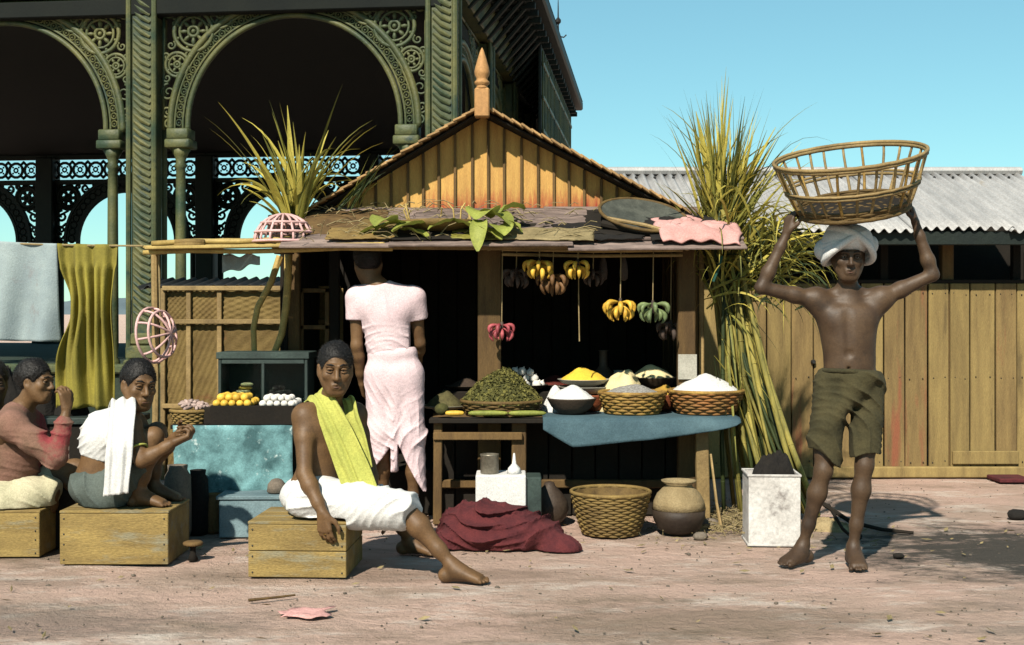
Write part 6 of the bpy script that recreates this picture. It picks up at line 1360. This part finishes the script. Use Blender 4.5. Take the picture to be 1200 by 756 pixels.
# ---------------------------------------------------------------- man in pale pink, seen from behind
def pink_man():
    D = 7.3; q = lambda x, y, dd=0: p3(x, y, D + dd)
    t = thing('person', 'standing person seen from behind in pale pink shirt and draped pink waistcloth', 'person', V(X(458, D), D, 0))
    hd = q(431, 309, .03); HA = frame((-.25, 1, -.35), (-.1, 0, 1)); A = frame((.02, 1, .0), (-.06, 0, 1))
    nk, chest, pel = q(445, 338, .0), q(453, 372, .0), q(461, 440, 0); sl_, sr = q(419, 350, .0), q(485, 350, .0)
    el_, wl = q(418, 405, .0), q(424, 448, .1); er, wr = q(492, 402, .05), q(488, 430, .22)
    hl, hr = q(447, 445, 0), q(478, 445, 0); kl, kr = q(448, 530, .02), q(485, 535, -.02); al, ar = V(X(450, 7.4), 7.40, .085), V(X(484, 7.3), 7.3, .085)
    lo, hi = bounds([hd + V(0, 0, .1), el_, wl, er, wr, al, ar + V(0, .15, 0)], .15); lo[2] = -.03; S = Sdf(lo, hi, .006)
    torso(S, pel, chest, nk, sl_, sr, A, .86); S.limb([nk + V(0, 0, -.02), hd + V(.01, -.01, -.06)], [.056, .054], .03)
    arm(S, sl_, el_, wl, .95); arm(S, sr, er, wr, .95); leg(S, hl, kl, al, .82); leg(S, hr, kr, ar, .82)
    foot(S, al, (-.2, 1, 0), 1, 0, 1); foot(S, ar, (.25, 1, 0), 1, 0, -1); hand(S, wl, (.1, .6, -.8), (.9, 0, 0), (0, .5, 1)); hand(S, wr, (-.2, .8, -.4), (-.9, 0, 0), (0, .5, 1))
    head(S, hd, HA, .98); body = sdf_obj('body', S, M['skin'], t); hair(body, hd, HA, 1.02, seed=3)
    # shirt
    lo, hi = bounds([nk, pel, el_, er], .16); S = Sdf(lo, hi, .0055); f1, f2 = folds((.15, 0, 1), 60, .008, 3.), folds((1, 0, .25), 40, .005, 4.); fold = lambda x, y, z, t_: f1(x, y, z) * np.clip((q(0, 372).z - z) * 9, .0, 1) + f2(x, y, z) * .8
    S.ell(chest + V(0, 0, .0), V(.150, .122, .195), A, .05, '+', fold); S.ell(lerp(chest, pel, .5), V(.143, .112, .15), A, .06, '+', fold); S.ell(pel + V(0, 0, .02), V(.152, .115, .13), A, .05, '+', fold)
    for a, b in ((sl_, el_), (sr, er)): S.cone(nk + V(0, 0, -.015), a + V(0, 0, .012), .060, .058, .05); S.limb([a, lerp(a, b, .50)], [.074, .068], .03, fold); S.ell(lerp(chest, a, .6), V(.09, .105, .10), None, .04)
    for a, b in ((sl_, el_), (sr, er)): S2 = b - a; 
    # trim the sleeves at the upper arm
    x, y, z = S.ax[0][:, None, None], S.ax[1][None, :, None], S.ax[2][None, None, :]
    for a, b in ((sl_, el_), (sr, er)):
        p = lerp(a, b, .46); n = (b - a).normalized(); e = (x - p.x) * n.x + (y - p.y) * n.y + (z - p.z) * n.z; near = np.abs(x - p.x) + 0 * y + 0 * z < .073; side = ((x - p.x) * (1 if b.x > chest.x else -1) > -.035) + (0 * y + 0 * z > 1); S.d = np.where(near & side, np.maximum(S.d, e), S.d).astype(np.float32)
    S.ell(nk + V(-.012, -.01, .052), V(.062, .07, .045), A, .012, '-'); S.cut(q(460, 418), (0, 0, -1)); sdf_obj('shirt', S, M['pink'], t)
    # draped waistcloth with pleats and two lobes
    lo, hi = bounds([pel + V(0, 0, .1), kl + V(0, 0, -.22), kr], .2); S = Sdf(lo, hi, .0055); x0 = X(463, D)
    f1, f2, f3 = folds((1, 0, .12), 55, .008, 6.), folds((-.8, 0, .6), 48, .010, 7.), folds((.8, 0, .6), 48, .010, 8.); fold = lambda x, y, z, t_: f1(x, y, z) * .7 * np.clip((1.05 - z) * 4, 0, 1) + np.where(x > x0, f2(x, y, z), f3(x, y, z)) * np.clip((.82 - z) * 3.5, 0, 1)
    S.ell(pel + V(0, 0, .0), V(.156, .122, .16), A, .03, '+', fold); S.ell(q(460, 415), V(.148, .113, .08), A, .03, '+', fold)
    S.limb([hl + V(-.0, 0, .03), q(446, 505), q(449, 552)], [.098, .088, .078], .05, fold); S.limb([hr + V(.0, 0, .03), q(481, 510), q(486, 580)], [.098, .090, .078], .05, fold)
    S.cone(q(463, 440, -.06), q(462, 548, -.05), .055, .030, .03, '+', fold)
    cutf = lambda x, y, z: np.where(x < x0 - .012, .9 * (x - X(425, D)) - .02, np.where(x > x0 + .028, -.75 * (x - X(500, D)) * -1 * -1 + .02, .03))
    # hem: left lobe ends low outside and high inside, right lobe low outside
    def hem(x, y, z):
        u = (x - x0); L_ = np.clip((-u) / .17, 0, 1); Rr = np.clip(u / .17, 0, 1)
        zc = np.where(u < -.02, Zv(510, D) - .24 * L_ ** .7, np.where(u > .02, Zv(504, D) - .36 * Rr ** .8, Zv(552, D)))
        return (zc - z) * .75
    S.d = np.maximum(S.d, hem(x=S.ax[0][:, None, None], y=0, z=S.ax[2][None, None, :]).astype(np.float32) + 0 * S.d); S.cut(q(460, 405), (0, 0, 1), lambda x, y, z: .008 * np.sin(x * 40)); wc = sdf_obj('waistcloth', S, M['pink'], t)
pink_man()

# ---------------------------------------------------------------- man with the white cloth, squatting on the wide case
def squat_man():
    D = 6.3; q = lambda x, y, dd=0: p3(x, y, D + dd); ct = .268
    t = thing('person', 'squatting person with white cloth over the shoulder and raised knees', 'person', V(X(140, D), D, ct))
    hd = q(163, 451, -.02); HA = frame((.62, -.8, -.12), (.06, 0, 1)); A = frame((.95, -.30, .0), (.22, 0, 1))
    nk, chest, pel = q(152, 487, .02), q(130, 520, .02), q(117, 580, .03); pel.z = ct + .10; sr, sl_ = q(152, 500, -.12), q(158, 497, .16)
    er, wr = q(166, 540, -.20), q(203, 519, -.20); el_, wl = q(190, 530, .12), q(210, 508, .02)
    hr, hl = q(125, 583, -.06), q(128, 580, .10); kr, kl = q(180, 512, -.08), q(184, 506, .12); ar, al = V(X(168, D), D - .07, ct + .075), V(X(172, D), D + .12, ct + .075)
    lo, hi = bounds([hd + V(0, 0, .1), er, wr, pel, ar + V(.16, -.03, 0), wl], .15); lo[2] = ct - .03; S = Sdf(lo, hi, .0055)
    torso(S, pel, chest, nk, sl_, sr, A, .93); S.limb([nk + V(-.01, 0, -.01), hd + V(-.015, .01, -.06)], [.054, .052], .03); S.cone(pel, chest, .12, .11, .06)
    arm(S, sr, er, wr, .98); arm(S, sl_, el_, wl, .95); leg(S, hr, kr, ar, .93); leg(S, hl, kl, al, .93); foot(S, ar, (1, -.1, 0), .95, ct, 1); foot(S, al, (1, .1, 0), .95, ct, -1)
    hand(S, wr, (.9, .1, .35), (.1, .2, 1), (0, .9, .3), (.7, .9, .7), 1.0, .05); hand(S, wl, (.5, -.6, .1), (-.3, -.4, 0), (0, 0, 1), (.6, .8, .6), 1.0, .05)
    head(S, hd, HA, 1.02); body = sdf_obj('body', S, M['skin'], t); face_parts(body, hd, HA, 1.02); hair(body, hd, HA, 1.05, seed=5)
    mb = MB(); d = (er - sr).normalized(); mb.ring(lerp(sr, er, .66), d, .047, .006, 20, 6); obj('arm_ring', mb, M['lime'], body, True)
    # waistcloth bunched under the seat
    S = Sdf(*bounds([pel, hr, hl, kr, kl], .17), .006); fold = folds((.8, .1, .6), 46, .009, 9.)
    S.ell(pel + V(-.005, -.02, -.005), V(.145, .165, .115), None, .03, '+', fold); S.limb([hr, lerp(hr, kr, .55)], [.11, .095], .04, fold); S.limb([hl, lerp(hl, kl, .55)], [.11, .095], .04, fold); S.cut(V(0, 0, ct + .002), (0, 0, -1)); S.cut(pel + V(0, 0, .085), (-.15, 0, 1)); sdf_obj('waistcloth', S, M['grey_cloth'], t)
    # white cloth wound round the trunk and hanging from the shoulder
    S = Sdf(*bounds([chest, nk, sr, sl_], .2), .0055); fold = folds((-.5, .2, 1), 60, .008, 10.)
    S.ell(chest + V(-.005, 0, -.005), V(.150, .155, .18), A, .05, '+', fold); S.cone(chest + V(0, -.03, .06), nk + V(-.035, -.03, -.01), .125, .075, .05, '+', fold); S.cone(chest + V(.0, -.06, .05), sr + V(-.035, -.01, -.02), .105, .062, .04, '+', fold); S.cut(lerp(chest, pel, .34), (-.22, 0, -1)); S.cut(nk + V(.0, 0, .01), (.75, -.1, .65));
    wr_ = sdf_obj('wrap', S, M['white'], t)
    P = [q(138, 505, .16), q(141, 476, .08), q(144, 466, -.05), q(143, 484, -.195), q(140, 520, -.245), q(138, 550, -.25), q(136, 580, -.245)]; W = [V(.9, .1, .2)] * 2 + [V(.95, -.1, .15)] * 5
    obj('hanging_cloth', ribbon(P, [.13, .13, .13, .14, .145, .14, .135], W, .008, 2.6, .011, 44, 26, 1), M['white'], wr_, True)
squat_man()

# ---------------------------------------------------------------- figure in the rose shirt, in profile with a hand at the mouth
def rose_person():
    D = 6.45; q = lambda x, y, dd=0: p3(x, y - (12 if y < 500 else 4 if y < 545 else 0), D + dd); ct = .243
    t = thing('person', 'person in faded rose shirt and cream waistcloth with a hand raised to the mouth', 'person', V(X(15, D), D, ct))
    hd = q(42, 459, .0); HA = frame((.98, -.22, -.05), (.04, 0, 1)); A = frame((.93, -.36, 0), (.30, 0, 1))
    nk, chest, pel = q(26, 494, .02), q(14, 528, .02), q(4, 586, .04); pel.z = max(pel.z, ct + .095); sr, sl_ = q(14, 503, -.15), q(36, 500, .16)
    er, wr = q(66, 540, -.20), q(78, 492, -.14); el_, wl = q(60, 545, .16), q(80, 570, .08)
    hr, hl = q(8, 588, -.07), q(14, 585, .1); kr, kl = q(62, 560, -.12), q(80, 550, .14); ar, al = q(68, 640, -.05), q(112, 548, .14); ar.z = .085; ar = V(X(52, 6.62), 6.62, .085)
    kr = q(58, 577, -.02)
    lo, hi = bounds([hd + V(0, 0, .1), er, wr, pel, kl, kr, ar, al], .17); lo[2] = -.03; S = Sdf(lo, hi, .006)
    torso(S, pel, chest, nk, sl_, sr, A, .93); S.limb([nk, hd + V(-.02, 0, -.06)], [.052, .050], .03); arm(S, sr, er, wr, .93); arm(S, sl_, el_, wl, .9); leg(S, hr, kr, ar, .92); leg(S, hl, kl, al, .92)
    foot(S, ar, (1, 0, 0), 1, 0, 1); foot(S, al, (1, .1, 0), 1, al.z - .08, -1)
    hand(S, wr, (-.12, .08, 1), (-.75, .5, 0), (.3, .8, .3), (.45, .6, .5), .95); hand(S, wl, (1, 0, -.2), (0, 0, -1), (0, -1, 0)); head(S, hd, HA, .90); body = sdf_obj('body', S, M['skin'], t); face_parts(body, hd, HA, .90); hair(body, hd, HA, .96, seed=8)
    S = Sdf(*bounds([hd, er, wr, pel, sl_], .2), .006); fold = folds((.6, .1, 1), 44, .010, 12.)
    S.ell(chest, V(.150, .160, .185), A, .05, '+', fold); S.ell(lerp(chest, pel, .6), V(.150, .165, .16), A, .06, '+', fold); S.cone(nk + V(-.02, -.04, -.02), sr, .075, .075, .05); S.cone(nk + V(-.02, .04, -.02), sl_, .075, .07, .05)
    S.limb([sr, lerp(sr, er, .5), er], [.075, .068, .058], .03, fold); S.limb([er, lerp(er, wr, .72)], [.058, .046], .02, fold); S.limb([sl_, el_], [.07, .06], .03, fold); S.cut(pel + V(0, 0, -.035), (-.3, 0, -1)); S.ell(nk + V(.02, 0, .055), V(.062, .062, .045), None, .01, '-'); sdf_obj('shirt', S, M['shirt'], t)
    S = Sdf(*bounds([pel, kr, kl, hr], .19), .006); fold = folds((.8, .1, .9), 46, .011, 13.)
    S.ell(pel + V(0, -.02, -.01), V(.15, .165, .11), None, .03, '+', fold); S.limb([hr, lerp(hr, kr, .5), kr], [.115, .105, .085], .04, fold); S.limb([hl, lerp(hl, kl, .6)], [.11, .09], .04, fold); S.cut(V(0, 0, ct + .002), (0, 0, -1)); S.cut(kr + V(.045, 0, 0), (1, 0, -.3)); sdf_obj('waistcloth', S, M['cream'], t)
rose_person()

# ---------------------------------------------------------------- dim figure standing far back at the left edge
def back_person():
    D = 7.0; q = lambda x, y, dd=0: p3(x, y, D + dd)
    t = thing('person', 'dark-haired person in dull cloth half hidden behind the rose shirt', 'person', V(X(-8, D), D, 0))
    hd = q(-9, 448); HA = frame((.5, -.9, -.1)); A = frame((.5, -.85, 0), (.1, 0, 1)); nk, chest, pel = q(-8, 485), q(-12, 520), q(-18, 590); sr, sl_ = q(-42, 500, -.05), q(22, 500, .08)
    S = Sdf(*bounds([hd + V(0, 0, .1), sr, sl_, V(pel.x, D, 0), V(X(10, D), D - .3, 0)], .2), .008); torso(S, pel, chest, nk, sl_, sr, A, .95); S.limb([nk, hd + V(0, .02, -.06)], [.054, .052], .03)
    kl, kr = q(20, 575, -.28), q(-30, 575, -.3); arm(S, sr, q(-45, 555, -.1), q(-20, 580, -.28)); arm(S, sl_, q(26, 550, -.0), q(15, 580, -.25)); hand(S, q(-20, 580, -.28), (.4, -.6, -.2), (0, 0, -1), (1, 0, 0)); hand(S, q(15, 580, -.25), (0, -.7, -.2), (0, 0, -1), (-1, 0, 0))
    a1, a2 = V(X(18, 6.7), 6.72, .085), V(X(-30, 6.7), 6.7, .085); leg(S, q(0, 590), kl, a1, .95); leg(S, q(-34, 590), kr, a2, .95); foot(S, a1, (.2, -1, 0)); foot(S, a2, (0, -1, 0), 1, 0, -1)
    head(S, hd, HA); body = sdf_obj('body', S, M['skin_dark'], t); face_parts(body, hd, HA); hair(body, hd, HA, 1.05, seed=11)
    S = Sdf(*bounds([pel, kl, kr, chest], .2), .008); fold = folds((1, 0, 1), 44, .009, 14.); S.ell(pel, V(.17, .15, .13), None, .03, '+', fold); S.limb([q(0, 590), kl], [.115, .09], .04, fold); S.limb([q(-34, 590), kr], [.115, .09], .04, fold); S.ell(chest, V(.155, .13, .19), A, .05, '+', fold); sdf_obj('wrap', S, M['grey_cloth'], t)
    mb = MB(); mb.box((pel.x, D + .05, .11), (.5, .35, .2), None, .01); single('low_bench', mb, M['wood_dark'], 'low dark bench under the half-hidden figure', 'bench', (pel.x, D + .05, 0))
back_person()
# ================================================================ maroon blanket thrown down in a heap
def blanket():
    D = 6.62; q = lambda x, y, dd=0: V(X(x, D), D + dd, max(0, (y)))
    t = thing('blanket', 'crumpled maroon blanket heaped on the ground before the counter', 'blanket', V(X(585, D), D, 0))
    S = Sdf((X(500, D), D - .36, -.02), (X(692, D), D + .36, .34), .006); f = folds((.45, .2, .8), 30, .030, 3., .6); g = folds((-.35, .3, .8), 34, .026, 5., .6)
    S.ell(q(580, .06), (.28, .21, .17), None, .03, '+', f); S.ell(q(555, .12, .02), (.19, .15, .11), None, .05, '+', f); S.ell(q(610, .07, -.02), (.24, .18, .11), None, .05, '+', g)
    S.cone(q(530, .05, -.10), q(620, .10, -.08), .075, .06, .05, '+', f); h = folds((.5, .8, .2), 24, .010, 6., .4); S.cone(q(610, .08, -.05), q(662, .03, -.15), .065, .045, .05, '+', h); S.cone(q(640, .04, -.12), q(670, .02, -.19), .05, .036, .04, '+', h); S.ell(q(655, .0, -.15), (.11, .08, .045), None, .04, '+', h); S.cone(q(518, .03, .02), q(560, .05, -.16), .06, .05, .05, '+', f)
    S.cone(q(545, .18, .04), q(590, .20, .02), .05, .04, .04, '+', g); S.cut((0, 0, .002), (0, 0, -1)); sdf_obj('folded_cloth', S, M['maroon'], t)
blanket()
